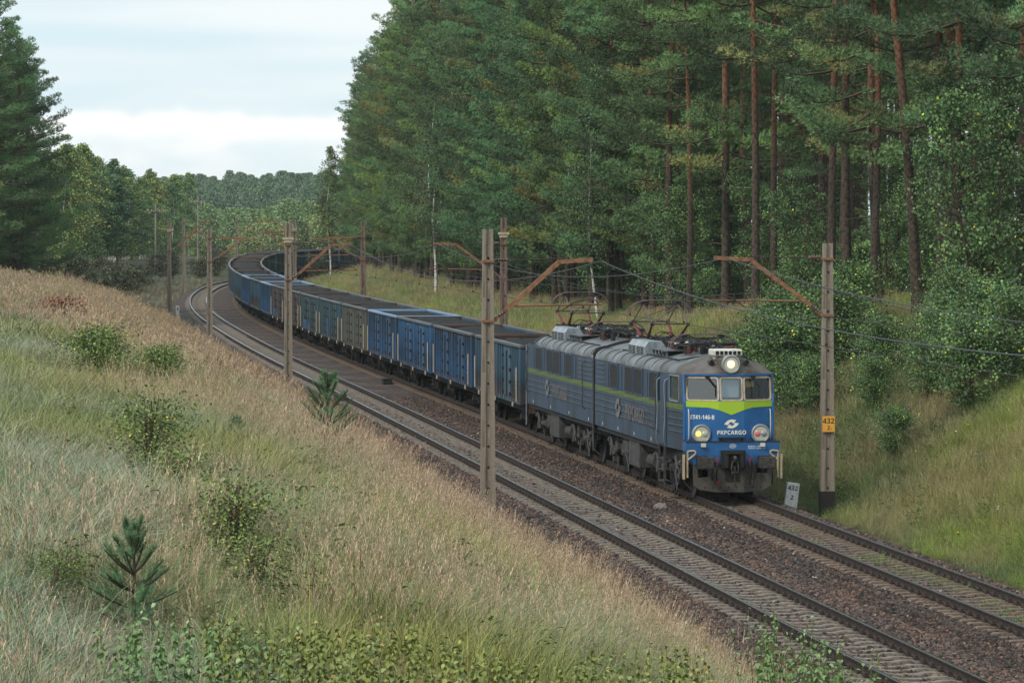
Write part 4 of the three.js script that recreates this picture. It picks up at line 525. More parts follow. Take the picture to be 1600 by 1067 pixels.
{
  const near = makeWagon(true), far = makeWagon(false);
  const looks = [['blueGrey', 'grey-blue coal wagon coupled directly behind the locomotive'], ['blue', 'bright blue coal wagon, second behind the locomotive'], ['blueDeep', 'deep blue coal wagon, third behind the locomotive'], ['blue', 'bright blue coal wagon with pale blue rim, fourth behind the locomotive'], ['olive', 'olive grey coal wagon with plank-like repair panel, fifth behind the locomotive'], ['teal', 'dark teal coal wagon with tall bright blue patches, sixth behind the locomotive'], ['teal', 'dark teal coal wagon with blue touch-up along the foot, seventh behind the locomotive'], ['brown', 'brown-grey coal wagon, eighth behind the locomotive, partly behind concrete mast'], ['brown', 'brown-grey coal wagon with blue patch at its foot, ninth behind the locomotive'], ['blue', 'blue coal wagon between brown-grey and teal ones, tenth behind the locomotive'], ['blueGrey', 'teal-blue coal wagon, eleventh behind the locomotive, before the bend'], ['blue', 'blue coal wagon, twelfth behind the locomotive, entering the bend'], ['blueGrey', 'grey-blue coal wagon, thirteenth behind the locomotive, in the bend'], ['teal', 'dark blue-grey coal wagon, fourteenth behind the locomotive, at the outermost bend']];
  const rr = rngOf(77), pool = ['teal', 'teal', 'brown', 'blueGrey', 'teal'];
  for (let k = 0; k < 42; k++) {
    const s = 31.86 + 14.1 * (k + 0.5), q = looks[k] ?? [pool[Math.floor(rr() * pool.length)], 'loaded coal wagon in the far hazy tail of the train'];
    const w = (k < 9 ? near : far).clone(); w.name = numbered('coal_wagon'); const a = at(s - 5, 0), b = at(s + 5, 0); w.position.copy(at(s, 0, 0)).lerp(a.clone().add(b).multiplyScalar(0.5), 0.6); w.rotation.order = 'YXZ'; w.rotation.y = Math.atan2(a.x - b.x, a.z - b.z); w.rotation.x = -Math.atan2(a.y - b.y, Math.hypot(a.x - b.x, a.z - b.z)); scene.add(w);
    tag(w, q[1], 'coal wagon', k < 14 ? 'coal wagons of the train' : 'coal wagons far back in the train');
    w.traverse((o) => { if (o.isMesh && o.material === WP.blue) o.material = WP[q[0]]; if (o.name === 'coal') { o.geometry = COAL[k % 3]; } if (o.name === 'top_rim' && (k === 3 || k === 9 || k === 11)) o.material = M.rimBlue; });
    if (k === 5) { part('blue_patch', merged([box(0.02, 1.9, 0.22, -WW - 0.062, 2.1, -2.4), box(0.02, 1.1, 0.9, -WW - 0.064, 1.7, -1.6), box(0.02, 0.7, 0.4, -WW - 0.062, 2.7, 5.6)]), WP.blue, w, 'bright blue repaint patch'); }
    if (k === 6 || k === 8) part('blue_patch', merged([box(0.02, 0.5, 2.4, -WW - 0.062, 1.4, -3.2), box(0.02, 0.35, 1.8, -WW - 0.062, 1.3, -0.9), box(0.02, 0.8, 0.4, -WW - 0.062, 1.5, -4.6)]), WP.blue, w, 'bright blue touch-up along the foot');
  }
}
// ---------------------------------------------------------------- catenary masts, brackets and wires
M.concrete = std({ map: noiseMap({ n: 512, cells: 8, oct: 6, seed: 131, stops: [[92, 82, 70], [122, 110, 96], [144, 132, 118], [118, 104, 90]], grain: 0.12, stretch: 5, repeat: [1.2, 0.5] }), roughness: 0.95, bumpMap: bumpA, bumpScale: 0.006 });
M.concreteRed = std({ map: noiseMap({ n: 512, cells: 8, oct: 6, seed: 133, stops: [[92, 72, 64], [120, 98, 88], [138, 120, 110]], grain: 0.12, stretch: 5, repeat: [1.2, 0.5] }), roughness: 0.95 });
M.rustArm = std({ map: noiseMap({ n: 256, cells: 8, seed: 135, stops: [[98, 70, 54], [134, 94, 66], [156, 112, 80]], grain: 0.1, repeat: [1, 1] }), roughness: 0.8 });
M.insul = new THREE.MeshPhysicalMaterial({ color: rgb(92, 52, 44), roughness: 0.25, clearcoat: 1 });
M.wire = std({ color: rgb(78, 80, 84), roughness: 0.6, metalness: 0.4 }); M.wireDark = std({ color: rgb(52, 50, 50), roughness: 0.6, metalness: 0.4 });
M.tar = std({ color: rgb(34, 31, 30), roughness: 0.9 }); M.lichen = std({ color: rgb(196, 190, 176), roughness: 1 });
function poleGeo(H, wb, wt, d) { const gs = []; const taper = (g) => { const p = g.attributes.position; for (let i = 0; i < p.count; i++) { const k = lerp(wb, wt, clamp(p.getY(i) / H)) / wb; p.setX(i, p.getX(i) * k); p.setZ(i, p.getZ(i) * lerp(1, 0.8, clamp(p.getY(i) / H))); } g.computeVertexNormals(); return g; };
  gs.push(taper(new THREE.BoxGeometry(wb * 0.3, H, d, 1, 6, 1).translate(-wb * 0.35, H / 2, 0)), taper(new THREE.BoxGeometry(wb * 0.3, H, d, 1, 6, 1).translate(wb * 0.35, H / 2, 0)), taper(new THREE.BoxGeometry(wb * 0.42, H - 0.05, d * 0.7, 1, 6, 1).translate(0, H / 2 - 0.02, 0))); for (const g of gs) { const p = g.attributes.position, u = g.attributes.uv; for (let i = 0; i < p.count; i++) u.setXY(i, p.getX(i) + p.getZ(i), p.getY(i)); } return merged(gs); }
function insulator(a, b, r = 0.07) { const gs = [], A = V(...a), B = V(...b), d = B.clone().sub(A), n = 5; gs.push(rod(a, b, r * 0.45, 8)); for (let i = 0; i < n; i++) { const p = A.clone().addScaledVector(d, (i + 0.5) / n), q = p.clone().addScaledVector(d, 0.4 / n); gs.push(rod(p.toArray(), q.toArray(), r, 12, r * 0.55)); } return merged(gs); }
function mast({ s, o, hb, ht, reach, type, label, red, plate, w = 1, arms = true, collar, tar }) {
  const p0 = at(s, o, hb - 0.25), t = thing('catenary_mast', label, 'catenary mast', p0.toArray(), thAt(s), 'concrete masts carrying the overhead line'), H = ht - hb + 0.25, y = (h) => h - hb + 0.25, sd = Math.sign(reach), mat = red ? M.concreteRed : M.concrete, wb = 0.4 * w, wt = 0.26 * w;
  part('pole', poleGeo(H, wb, wt, 0.3 * w), mat, t);
  const holes = []; for (let k = 0.9; k < H - 0.6; k += 0.56) for (const f of [-1, 1]) holes.push(disc(0.028, 0.03, 0, k, f * lerp(0.105, 0.084, k / H) * w, 'z', 10)); part('step_holes', holes, M.black, t);
  if (tar) part('tarred_foot', merged([box(wb * 1.02, 0.8, 0.31, 0, 0.4, 0)]), M.tar, t);
  const band = (h, r = 1) => part('clamp', box((lerp(wb, wt, h / H) + 0.03) * r, 0.06, 0.34 * w, 0, h, 0), M.rustArm, t);
  if (collar) { part('collar', merged([box(wt + 0.2, 0.1, 0.4, 0, H - 0.75, 0), box(wt + 0.08, 0.16, 0.34, 0, H - 0.86, 0)]), M.cream, t); }
  if (plate) { const [g, m] = printed(0.37, 0.46, 256, (x, w2, h2) => { x.fillStyle = '#e2a23c'; x.fillRect(0, 0, w2, h2); x.strokeStyle = '#c98a2c'; x.lineWidth = 8; x.strokeRect(4, 4, w2 - 8, h2 - 8); x.fillStyle = '#1a1612'; x.font = 'bold ' + h2 * 0.46 + 'px sans-serif'; x.textAlign = 'center'; x.textBaseline = 'middle'; x.fillText('432', w2 / 2, h2 * 0.32, w2 * 0.92); x.font = 'bold ' + h2 * 0.36 + 'px sans-serif'; x.fillText('2', w2 / 2, h2 * 0.75); x.fillStyle = '#b4482c'; x.fillRect(w2 * 0.66, h2 * 0.78, w2 * 0.12, h2 * 0.07); }, 0.6); const pl = part('kilometre_plate', box(0.37, 0.46, 0.012, 0, y(2.02), 0.19), M.rustArm, t, 'orange plate with black numbers 432 and 2'); const f = part('number', g.clone().translate(0, y(2.02), 0.1985), m, pl); f.castShadow = false; }
  if (!arms) return t;
  const face = sd * wb * 0.38, L = Math.abs(reach), X = (k) => sd * k;
  if (type === 'A') {
    const yd = y(5.12), yt = y(6.7);
    band(yd); band(y(6.72));
    const kx = L * 0.7; part('insulator', insulator([X(0.2), yd + 0.06, 0], [X(0.52), yd + 0.3, 0], 0.075), M.insul, t);
    part('cantilever', merged([bar([X(0.45), yd + 0.25, 0], [X(kx), yt, 0], 0.09, 0.12), bar([X(kx - 0.03), yt, 0], [X(L + 0.1), yt + 0.06, 0], 0.09, 0.11), bar([X(0.14), yd, 0], [X(0.28), yd + 0.1, 0], 0.12, 0.1)]), M.rustArm, t);
    part('tie_rod', rod([X(0.55), y(6.75), 0], [X(kx + 0.2), yt + 0.1, 0], 0.018), M.rust, t); part('insulator', insulator([X(0.2), y(6.76), 0], [X(0.55), y(6.75), 0], 0.075), M.insul, t);
    const a = clamp((y(5.52) - yd - 0.25) / (yt - yd - 0.25)), rx = lerp(0.45, kx, a);
    const ra = part('register_arm', rod([X(rx), y(5.52), 0], [X(L + 0.35), y(5.56), 0], 0.03), M.rustArm, t); part('steady_arm', tube([[X(L + 0.25), y(5.54), 0], [X(L + 0.2), y(5.66), 0.05], [X(L - 0.4), y(5.62), 0.05], [X(L - 0.75), y(5.38), 0.05]], 0.018, 20, 5), M.rust, ra);
  } else {
    const yt = y(6.72), yd = y(5.25), kx = L * 0.72;
    band(yt); band(yd);
    part('cantilever', merged([bar([X(0.5), yt, 0], [X(kx), yt - 0.04, 0], 0.1, 0.12), bar([X(kx), yt - 0.05, 0], [X(L + 0.25), yt - 0.16, 0], 0.07, 0.07), bar([X(0.48), yd + 0.22, 0], [X(kx), yt - 0.08, 0], 0.08, 0.1), bar([X(0.14), yd, 0], [X(0.26), yd + 0.08, 0], 0.12, 0.1)]), M.rustArm, t);
    part('insulator', insulator([X(0.18), yt, 0], [X(0.5), yt, 0], 0.075), M.insul, t); part('insulator', insulator([X(0.2), yd + 0.05, 0], [X(0.5), yd + 0.24, 0], 0.075), M.insul, t);
    const rx = lerp(0.48, kx, 0.22); const ra = part('register_arm', rod([X(rx), y(5.55), 0], [X(L + 0.5), y(5.55), 0], 0.03), M.rustArm, t); part('steady_arm', tube([[X(L + 0.3), y(5.55), 0], [X(L + 0.25), y(5.4), 0.05], [X(L - 0.3), y(5.48), 0.05], [X(L - 0.6), y(5.36), 0.05]], 0.018, 20, 5), M.rust, ra);
  }
  return t;
}
const LM = [-74, -2.95, 66.8, 128.9, 203, 270, 338, 405], RM = [-66, 2.15, 70.45, 137.6, 205, 272, 339, 406];
mast({ s: -2.95, o: -7.4, hb: 0, ht: 7.58, reach: 2.75, type: 'A', label: 'tall weathered concrete mast in the grass, left of the locomotive' });
mast({ s: 66.8, o: -7.4, hb: 0.1, ht: 7.75, reach: 2.85, type: 'A', collar: true, label: 'concrete mast with pale collar, standing before the teal wagons' });
mast({ s: 128.9, o: -7.4, hb: 0.1, ht: 7.3, reach: 2.95, type: 'B', label: 'concrete mast before the bend of the empty left track' });
mast({ s: 203.4, o: -7.4, hb: 0, ht: 7.66, reach: 2.95, type: 'A', collar: true, label: 'concrete mast left of the track bend, beside white post' });
mast({ s: 289, o: -7.6, hb: -0.3, ht: 7.2, reach: 2.9, type: 'A', w: 0.9, label: 'slim concrete mast among scrub beyond the bend, at left' });
mast({ s: 345, o: -7.6, hb: -0.3, ht: 7.4, reach: 2.9, type: 'A', w: 0.9, label: 'faint left-hand concrete mast in the haze behind the train' });
mast({ s: 2.15, o: 3.05, hb: -0.46, ht: 7.17, reach: -3.2, type: 'A', plate: true, tar: true, label: 'concrete mast with orange 432 plate, right of locomotive front' });
mast({ s: 70.45, o: 3.05, hb: -0.3, ht: 7.97, reach: -3.2, type: 'A', red: true, collar: true, label: 'reddish concrete mast behind the first coal wagons, on meadow edge' });
mast({ s: 137.6, o: 3.05, hb: -0.3, ht: 7.78, reach: -3.3, type: 'B', red: true, label: 'reddish concrete mast behind the olive wagon, at meadow edge' });
mast({ s: 204.8, o: 3.05, hb: -0.3, ht: 7.75, reach: -3.3, type: 'B', collar: true, label: 'concrete mast just behind the one with pale collar, beyond wagons' });
mast({ s: 308, o: 3.05, hb: -0.3, ht: 6.9, reach: -3.2, type: 'A', w: 0.9, label: 'faint concrete mast standing inside the bend, right of its twin' });
mast({ s: 400, o: 3.3, hb: -0.3, ht: 7.2, reach: -3.2, type: 'A', w: 0.9, label: 'far concrete mast by the dark bush before the tail wagons' });
function line(name, label, ss, o, tip, hm, hc) {
  const t = thing(name, label, 'overhead wire', [0, 0, 0], 0, 'overhead wires of the two tracks'), mess = [], drop = [], con = [];
  for (let i = 0; i < ss.length - 1; i++) {
    const a = ss[i], b = ss[i + 1], zig = (k) => (k % 2 ? 0.25 : -0.25), P = [], C = [], n = 14, sag = Math.pow((b - a) / 68, 2) * 0.98;
    for (let k = 0; k <= n; k++) { const f = k / n, s = lerp(a, b, f); P.push(at(s, o + lerp(zig(i), zig(i + 1), f) * 0.4, hm - sag * 4 * f * (1 - f)).toArray()); C.push(at(s, o + lerp(zig(i), zig(i + 1), f), hc).toArray()); }
    mess.push(tube(P, 0.013, 40, 5)); con.push(tube(C, 0.009, 20, 5));
    for (let k = 0; k < 9; k++) { const f = (k + 0.5) / 9, s = lerp(a, b, f), oo = o + lerp(zig(i), zig(i + 1), f); drop.push(rod(at(s, o + (oo - o) * 0.4, hm - sag * 4 * f * (1 - f)).toArray(), at(s, oo, hc).toArray(), 0.004, 4), disc(0.03, 0.07, ...at(s, oo, hc + 0.03).toArray(), 'y', 6)); }
  }
  part('messenger_wire', mess, M.wire, t); part('contact_wire', con, M.wireDark, t); part('droppers', drop, M.wireDark, t); return t;
}
line('overhead_line', 'grey sagging overhead wire strung above the empty left track', LM, OL, 0, 6.72, 5.36);
line('overhead_line', 'dark overhead wire above the train, touching the pantographs', RM, 0, 0, 6.75, 5.40);
{ const t = thing('feeder_wire', 'thin wire strung along the right-hand concrete masts before the forest', 'wire'); const g = []; for (let i = 0; i < RM.length - 1; i++) { const P = []; for (let k = 0; k <= 10; k++) { const f = k / 10; P.push(at(lerp(RM[i], RM[i + 1], f), 2.75, 5.95 - 0.8 * 4 * f * (1 - f)).toArray()); } g.push(tube(P, 0.009, 24, 5)); } part('cable', g, M.wireDark, t); }
M.limewash = std({ map: noiseMap({ n: 256, cells: 6, seed: 143, stops: [[206, 204, 198], [234, 233, 230], [244, 243, 240]], grain: 0.04 }), roughness: 0.8 });
// kilometre stone, white post, box by the rail, telegraph poles
{ const p = at(2.6, 2.05, -0.55), t = thing('kilometre_stone', 'leaning white stone painted 432 and 2 beside the right track', 'kilometre stone', p.toArray(), thAt(2)); t.rotation.z = -0.13; part('stone', rbox(0.38, 0.86, 0.14, 0, 0.43, 0, 0.02), M.limewash, t);
  const [g, m] = printed(0.34, 0.5, 256, (x, w, h) => { x.fillStyle = '#17150f'; x.font = 'bold ' + h * 0.36 + 'px sans-serif'; x.textAlign = 'center'; x.textBaseline = 'middle'; x.fillText('432', w / 2, h * 0.2, w * 0.96); x.fillText('2', w * 0.52, h * 0.74); }); const o = part('numbers', g.clone().translate(0, 0.56, 0.074), m, t); o.castShadow = false; }
{ const p = at(197, -6.9, -0.4), t = thing('marker_post', 'small white post beside the track bend near the mast', 'post', p.toArray(), thAt(197)); part('post', rbox(0.3, 1.2, 0.16, 0, 0.6, 0, 0.02), M.white, t); part('mark', box(0.1, 0.16, 0.01, 0, 0.95, 0.084), M.dark, t); }
{ const p = at(62.3, -5.45, -0.2), t = thing('rail_lubricator', 'low brown steel box beside the left rail near mast', 'trackside box', p.toArray(), thAt(62)); part('body', rbox(0.5, 0.26, 0.9, 0, 0.13, 0, 0.03), M.rust, t); part('lid', rbox(0.54, 0.04, 0.94, 0, 0.28, 0, 0.015), M.rust, t); }
{ const p = at(79.5, -1.5, -0.24), t = thing('trackside_box', 'low dark box on the ballast beside the coal wagons', 'trackside box', p.toArray(), thAt(80)); part('body', rbox(0.45, 0.24, 0.9, 0, 0.12, 0, 0.03), M.under, t); part('lid', rbox(0.5, 0.04, 0.95, 0, 0.26, 0, 0.015), M.under, t); }
M.wood = std({ map: noiseMap({ n: 256, cells: 6, seed: 141, stops: [[104, 98, 90], [140, 134, 124], [160, 154, 144]], grain: 0.1, stretch: 6 }), roughness: 0.95 });
for (const [x, z, h, label] of [[-42.4, -435, 8.6, 'wooden telegraph pole with crossarm before the birch grove, nearer one'], [-43.2, -503, 9.2, 'wooden telegraph pole with crossarm at right edge of birch grove']]) { const t = thing('telegraph_pole', label, 'telegraph pole', [x, groundH(x, z) - 0.3, z], 0.1, 'telegraph poles by the birch grove'); part('pole', rod([0, 0, 0], [0, h, 0], 0.15, 10, 0.11), M.wood, t); part('crossarm', box(2.1, 0.13, 0.13, 0, h - 0.9, 0.14), M.wood, t); for (const x2 of [-0.9, -0.45, 0.45, 0.9]) part('insulator', disc(0.05, 0.16, x2, h - 0.76, 0.14, 'y', 8), M.white, t); }
// ---------------------------------------------------------------- trees
class Leaves { // gathers small triangles with a tone each
  constructor() { this.P = []; this.C = []; }
  tri(a, b, c, col) { this.P.push(a.x, a.y, a.z, b.x, b.y, b.z, c.x, c.y, c.z); for (let k = 0; k < 3; k++) this.C.push(col[0], col[1], col[2]); }
  geo() { const g = new THREE.BufferGeometry(); g.setAttribute('position', new THREE.Float32BufferAttribute(this.P, 3)); g.setAttribute('color', new THREE.Float32BufferAttribute(this.C, 3)); g.computeVertexNormals(); return g; }
}
const _p = V(0, 0, 0), _u = V(0, 0, 0), _v = V(0, 0, 0), _d = V(0, 0, 0), _a = V(0, 0, 0), _b = V(0, 0, 0), _c = V(0, 0, 0);
function basis(d) { _u.set(Math.abs(d.y) > 0.9 ? 1 : 0, Math.abs(d.y) > 0.9 ? 0 : 1, 0).cross(d).normalize(); _v.copy(d).cross(_u); }
function tuft(L, p, d, len, wid, n, r, col, fwd = 0.75) { // a brush of needles round a shoot
  basis(d); const spin = r() * 6.28;
  for (let i = 0; i < n; i++) {
    const a = spin + (i / n) * 6.283 + (r() - 0.5) * 0.7, op = 0.35 + 0.65 * r(), ca = Math.cos(a) * op, sa = Math.sin(a) * op;
    _d.copy(d).multiplyScalar(fwd).addScaledVector(_u, ca).addScaledVector(_v, sa).normalize();
    const l = len * (0.7 + 0.6 * r()); _c.copy(p).addScaledVector(_d, l);
    const wx = -sa * _u.x + ca * _v.x, wy = -sa * _u.y + ca * _v.y, wz = -sa * _u.z + ca * _v.z, wn = wid / Math.max(0.2, Math.hypot(wx, wy, wz));
    _a.set(p.x + wx * wn, p.y + wy * wn, p.z + wz * wn); _b.set(p.x - wx * wn, p.y - wy * wn, p.z - wz * wn); const k = 0.8 + 0.4 * r(); L.tri(_a, _b, _c, [col[0] * k, col[1] * k, col[2] * k]);
  }
}
function taperTube(pts, radii, rs = 6) { // pts: Vector3[]
  const P = [], I = [], C = [], UV = []; let len = 0;
  for (let i = 0; i < pts.length; i++) { const t = pts[Math.min(i + 1, pts.length - 1)].clone().sub(pts[Math.max(0, i - 1)]).normalize(); basis(t); if (i) len += pts[i].distanceTo(pts[i - 1]); for (let k = 0; k <= rs; k++) { const a = (k / rs) * 6.283, c = Math.cos(a) * radii[i], s = Math.sin(a) * radii[i]; P.push(pts[i].x + _u.x * c + _v.x * s, pts[i].y + _u.y * c + _v.y * s, pts[i].z + _u.z * c + _v.z * s); UV.push(k / rs, len * 0.5); } }
  for (let i = 0; i < pts.length - 1; i++) for (let k = 0; k < rs; k++) { const a = i * (rs + 1) + k; I.push(a, a + rs + 1, a + 1, a + 1, a + rs + 1, a + rs + 2); }
  const g = new THREE.BufferGeometry(); g.setAttribute('position', new THREE.Float32BufferAttribute(P, 3)); g.setAttribute('uv', new THREE.Float32BufferAttribute(UV, 2)); g.setIndex(I); g.computeVertexNormals(); return g;
}
const lin = (r, g, b) => [S2L(r), S2L(g), S2L(b)];
const barkTex = noiseMap({ n: 256, cells: 6, oct: 6, seed: 151, stops: [[120, 108, 98], [205, 196, 186], [255, 250, 245]], grain: 0.14, stretch: 0.4, repeat: [2, 1.2] });
M.bark = std({ map: barkTex, vertexColors: true, roughness: 0.95, bumpMap: bumpA, bumpScale: 0.02 });
M.needles = std({ vertexColors: true, roughness: 0.75 }); M.leaves = std({ vertexColors: true, roughness: 0.65 });
M.birchBark = std({ map: noiseMap({ n: 256, cells: 10, seed: 153, stops: [[60, 56, 52], [196, 192, 184], [214, 212, 206], [220, 218, 212]], grain: 0.08, stretch: 0.3, repeat: [1, 1] }), roughness: 0.85 });
M.twig = std({ color: rgb(84, 68, 56), roughness: 0.95 });
function pine(seed, { H = 24, base = 5, spread = 3.4, lean = 0, dens = 1, thin = 0.17, tone = [1, 1, 1], gap = 0 }) {
  const r = rngOf(seed), L = new Leaves(), wood = [], t = new THREE.Group();
  const bx = (r() - 0.5) * 0.8, bz = (r() - 0.5) * 0.8, axis = (y) => V(lean * y + bx * Math.sin(y * 0.17), y, bz * Math.sin(y * 0.13 + 1)); const ax0 = axis(0); const ax = (y) => axis(y).sub(ax0).add(V(0, 0, 0));
  const tp = [], tr = []; for (let k = 0; k <= 16; k++) { const y = (k / 16) * H; tp.push(ax(y)); tr.push(thin * Math.pow(1 - k / 16.4, 0.75) + 0.012 + (k === 0 ? 0.07 : 0)); }
  const tg = taperTube(tp, tr, 9); { const p = tg.attributes.position, C = []; const lo = lin(92, 82, 74), hi = lin(158, 112, 84); for (let i = 0; i < p.count; i++) { const f = sstep(H * 0.22, H * 0.5, p.getY(i) + 1.5 * N3(p.getX(i) * 3, p.getY(i) * 0.8, seed)); C.push(lerp(lo[0], hi[0], f), lerp(lo[1], hi[1], f), lerp(lo[2], hi[2], f)); } tg.setAttribute('color', new THREE.Float32BufferAttribute(C, 3)); }
  part('trunk', tg, M.bark, t);
  const up = V(0, 1, 0), d = V(0, 0, 0), q = V(0, 0, 0), side = V(0, 0, 0);
  for (let y = base; y < H - 0.3; y += (0.55 + 0.3 * r()) / dens) {
    const f = (y - base) / (H - base), nb = 2 + Math.floor(r() * 2.6), a0 = r() * 6.28, shape = Math.min(1, 0.6 + f * 2.2) * Math.pow(Math.max(0, 1 - f), 0.62) * 1.15 + 0.1; if (gap && r() < gap * (1 - f)) continue;
    for (let b = 0; b < nb; b++) {
      const a = a0 + (b / nb) * 6.28 + (r() - 0.5) * 0.9, len = spread * shape * (0.55 + 0.65 * r()), el = lerp(-0.1, 0.65, f * f) + (r() - 0.5) * 0.35; if (len < 0.25) continue;
      d.set(Math.cos(a) * Math.cos(el), Math.sin(el), Math.sin(a) * Math.cos(el)); const p0 = ax(y), pts = []; const droop = lerp(-0.10, 0.05, f), lift = 0.28;
      for (let k = 0; k <= 5; k++) { const u = k / 5; pts.push(p0.clone().addScaledVector(d, len * u).add(V((r() - 0.5) * 0.1, len * (droop * Math.sin(u * 3.1) * 1.2 + lift * u * u * u * 0.5), (r() - 0.5) * 0.1))); }
      wood.push(taperTube(pts, pts.map((_, k) => lerp(0.035 + 0.007 * len, 0.008, k / 5)), 4));
      const tone1 = 0.68 + 0.6 * r(), warm = r() < 0.1 ? 1.25 : 1, col = lin(100 * tone1 * warm * tone[0], 127 * tone1 * tone[1], 80 * tone1 * tone[2]);
      const puff = (c, R, k) => { for (let m = 0; m < k; m++) { const th = r() * 6.283, cz = 2 * r() - 1, rr = Math.pow(r(), 0.4), sx = Math.sqrt(1 - cz * cz); _p.set(Math.cos(th) * sx, cz * 0.62, Math.sin(th) * sx).multiplyScalar(R * rr); const dd = _p.clone().normalize().multiplyScalar(0.7).addScaledVector(d, 0.35).addScaledVector(up, 0.55).normalize(); tuft(L, q.copy(c).add(_p), dd, 0.2, 0.018, 6, r, col); } };
      const bd = pts[5].clone().sub(pts[3]).normalize(); side.copy(bd).cross(up).normalize();
      for (let u = len > 2 ? 0.36 : 0.45; u < 1.02; u += 0.42 / Math.max(0.7, len)) {
        const i = Math.min(4, Math.floor(u * 5)), c0 = pts[i].clone().lerp(pts[i + 1], clamp(u * 5 - i)), R = (0.26 + 0.2 * r()) * (0.75 + 0.12 * len), off = len * 0.24 * (1.15 - u) + 0.12;
        if (r() < 0.55 || u > 0.85) puff(c0.clone().add(V(0, R * 0.3, 0)), R, 15); for (const sg of [-1, 1]) if (r() < 0.78) puff(c0.clone().addScaledVector(side, sg * off * (0.6 + 0.8 * r())).add(V(0, R * (0.1 + 0.5 * r()), 0)), R * 0.9, 13);
      }
    }
  }
  for (let y = base * 0.45; y < base; y += 1.1) { const a = r() * 6.28, l = 0.5 + 1.4 * r(), p0 = ax(y); wood.push(taperTube([p0, p0.clone().add(V(Math.cos(a) * l * 0.6, -0.1 + 0.2 * r(), Math.sin(a) * l * 0.6)), p0.clone().add(V(Math.cos(a) * l, -0.25 + 0.3 * r(), Math.sin(a) * l))], [0.03, 0.018, 0.006], 4)); }
  part('branches', wood.map(norm), M.twig, t); part('crown', L.geo(), M.needles, t);
  return t;
}
function leafQuad(L, p, d, s, wr, r, col) { basis(d); const a = r() * 6.28; const cx = Math.cos(a), sx = Math.sin(a); const wx = (_u.x * cx + _v.x * sx) * s * wr, wy = (_u.y * cx + _v.y * sx) * s * wr, wz = (_u.z * cx + _v.z * sx) * s * wr; const m = p.clone().addScaledVector(d, s * 0.5), e = p.clone().addScaledVector(d, s); _a.set(m.x + wx, m.y + wy, m.z + wz); _b.set(m.x - wx, m.y - wy, m.z - wz); L.tri(p, _a, _b, col); L.tri(_a, e, _b, col); }
function birch(seed, { H = 14, base = 0.22, spread = 2.2, n = 130, leaf = 0.12, tones = [[86, 104, 52], [104, 116, 56], [70, 92, 50]], barkMat = M.birchBark, stems = 1, droop = 1, per = 46, rad = 0.09, tw = 1 }) {
  const r = rngOf(seed), L = new Leaves(), wood = [], t = new THREE.Group(), trunks = [];
  for (let s = 0; s < stems; s++) {
    const la = r() * 6.28, ll = stems > 1 ? 0.08 + 0.12 * r() : 0.03 * r(), hs = H * (s ? 0.75 + 0.25 * r() : 1), ax = (y) => V(Math.cos(la) * ll * y + 0.25 * Math.sin(y * 0.5 + s), y, Math.sin(la) * ll * y + 0.2 * Math.sin(y * 0.4 + 2 + s)).sub(V(0.25 * Math.sin(s), 0, 0.2 * Math.sin(2 + s)));
    const tp = [], tr = []; for (let k = 0; k <= 12; k++) { tp.push(ax((k / 12) * hs)); tr.push(rad * (H / 14) * Math.pow(1 - k / 12.5, 0.8) + 0.008); } trunks.push(taperTube(tp, tr, 7));
    for (let b = 0; b < n / stems; b++) {
      const f = base + (1 - base) * Math.pow(r(), 0.9), y = f * hs, a = r() * 6.28, prof = Math.pow(Math.sin(Math.PI * clamp((f - base) / (1 - base) * 0.86 + 0.14)), 0.7), len = spread * (0.25 + 0.85 * r()) * prof + 0.2, el = 0.35 + 0.5 * r();
      const p0 = ax(y), dir = V(Math.cos(a) * Math.cos(el), Math.sin(el), Math.sin(a) * Math.cos(el)), pts = []; for (let k = 0; k <= 4; k++) { const u = k / 4; pts.push(p0.clone().addScaledVector(dir, len * u).add(V(0, -droop * len * 0.55 * u * u * u, 0))); }
      wood.push(taperTube(pts, [0.022, 0.016, 0.011, 0.008, 0.004].map((v) => v * tw), 4));
      const base0 = tones[Math.floor(r() * tones.length)], k1 = 0.8 + 0.4 * r();
      for (let k = 0; k < per; k++) { const u = 0.25 + 0.75 * r(), i = Math.min(3, Math.floor(u * 4)), p = pts[i].clone().lerp(pts[i + 1], u * 4 - i).add(V((r() - 0.5) * 0.55, (r() - 0.62) * 0.6 * (0.5 + droop * 0.6), (r() - 0.5) * 0.55)); const j = k1 * (0.75 + 0.5 * r()), yel = r() < 0.012 ? [2.0, 1.5, 0.7] : [1, 1, 1]; leafQuad(L, p, V(r() - 0.5, -0.4 * droop - 0.5 * r() + 0.2, r() - 0.5).normalize(), leaf * (0.7 + 0.6 * r()), 0.36, r, lin(base0[0] * j * yel[0], base0[1] * j * yel[1], base0[2] * j * yel[2])); }
    }
  }
  part('trunk', trunks, barkMat, t); part('branches', wood, M.twig, t); part('crown', L.geo(), M.leaves, t); return t;
}
function put(proto, name, label, category, group, x, z, scale = 1, turn = 0, sy = scale, sink = 0.15, kind) { const t = proto.clone(); t.name = numbered(name); t.position.set(x, groundH(x, z) - sink, z); t.rotation.y = turn; t.scale.set(scale, sy, scale); scene.add(t); return tag(t, label, category, group, kind); }
const atXZ = (s, o) => { const p = at(s, o, 0); return [p.x, p.z]; };
const edgeO = (s) => interp(s, [-40, 20, 60, 120, 200, 260, 310, 360, 420], [14.5, 13.6, 14.5, 15.5, 15.5, 14.5, 11, 9, 12]);
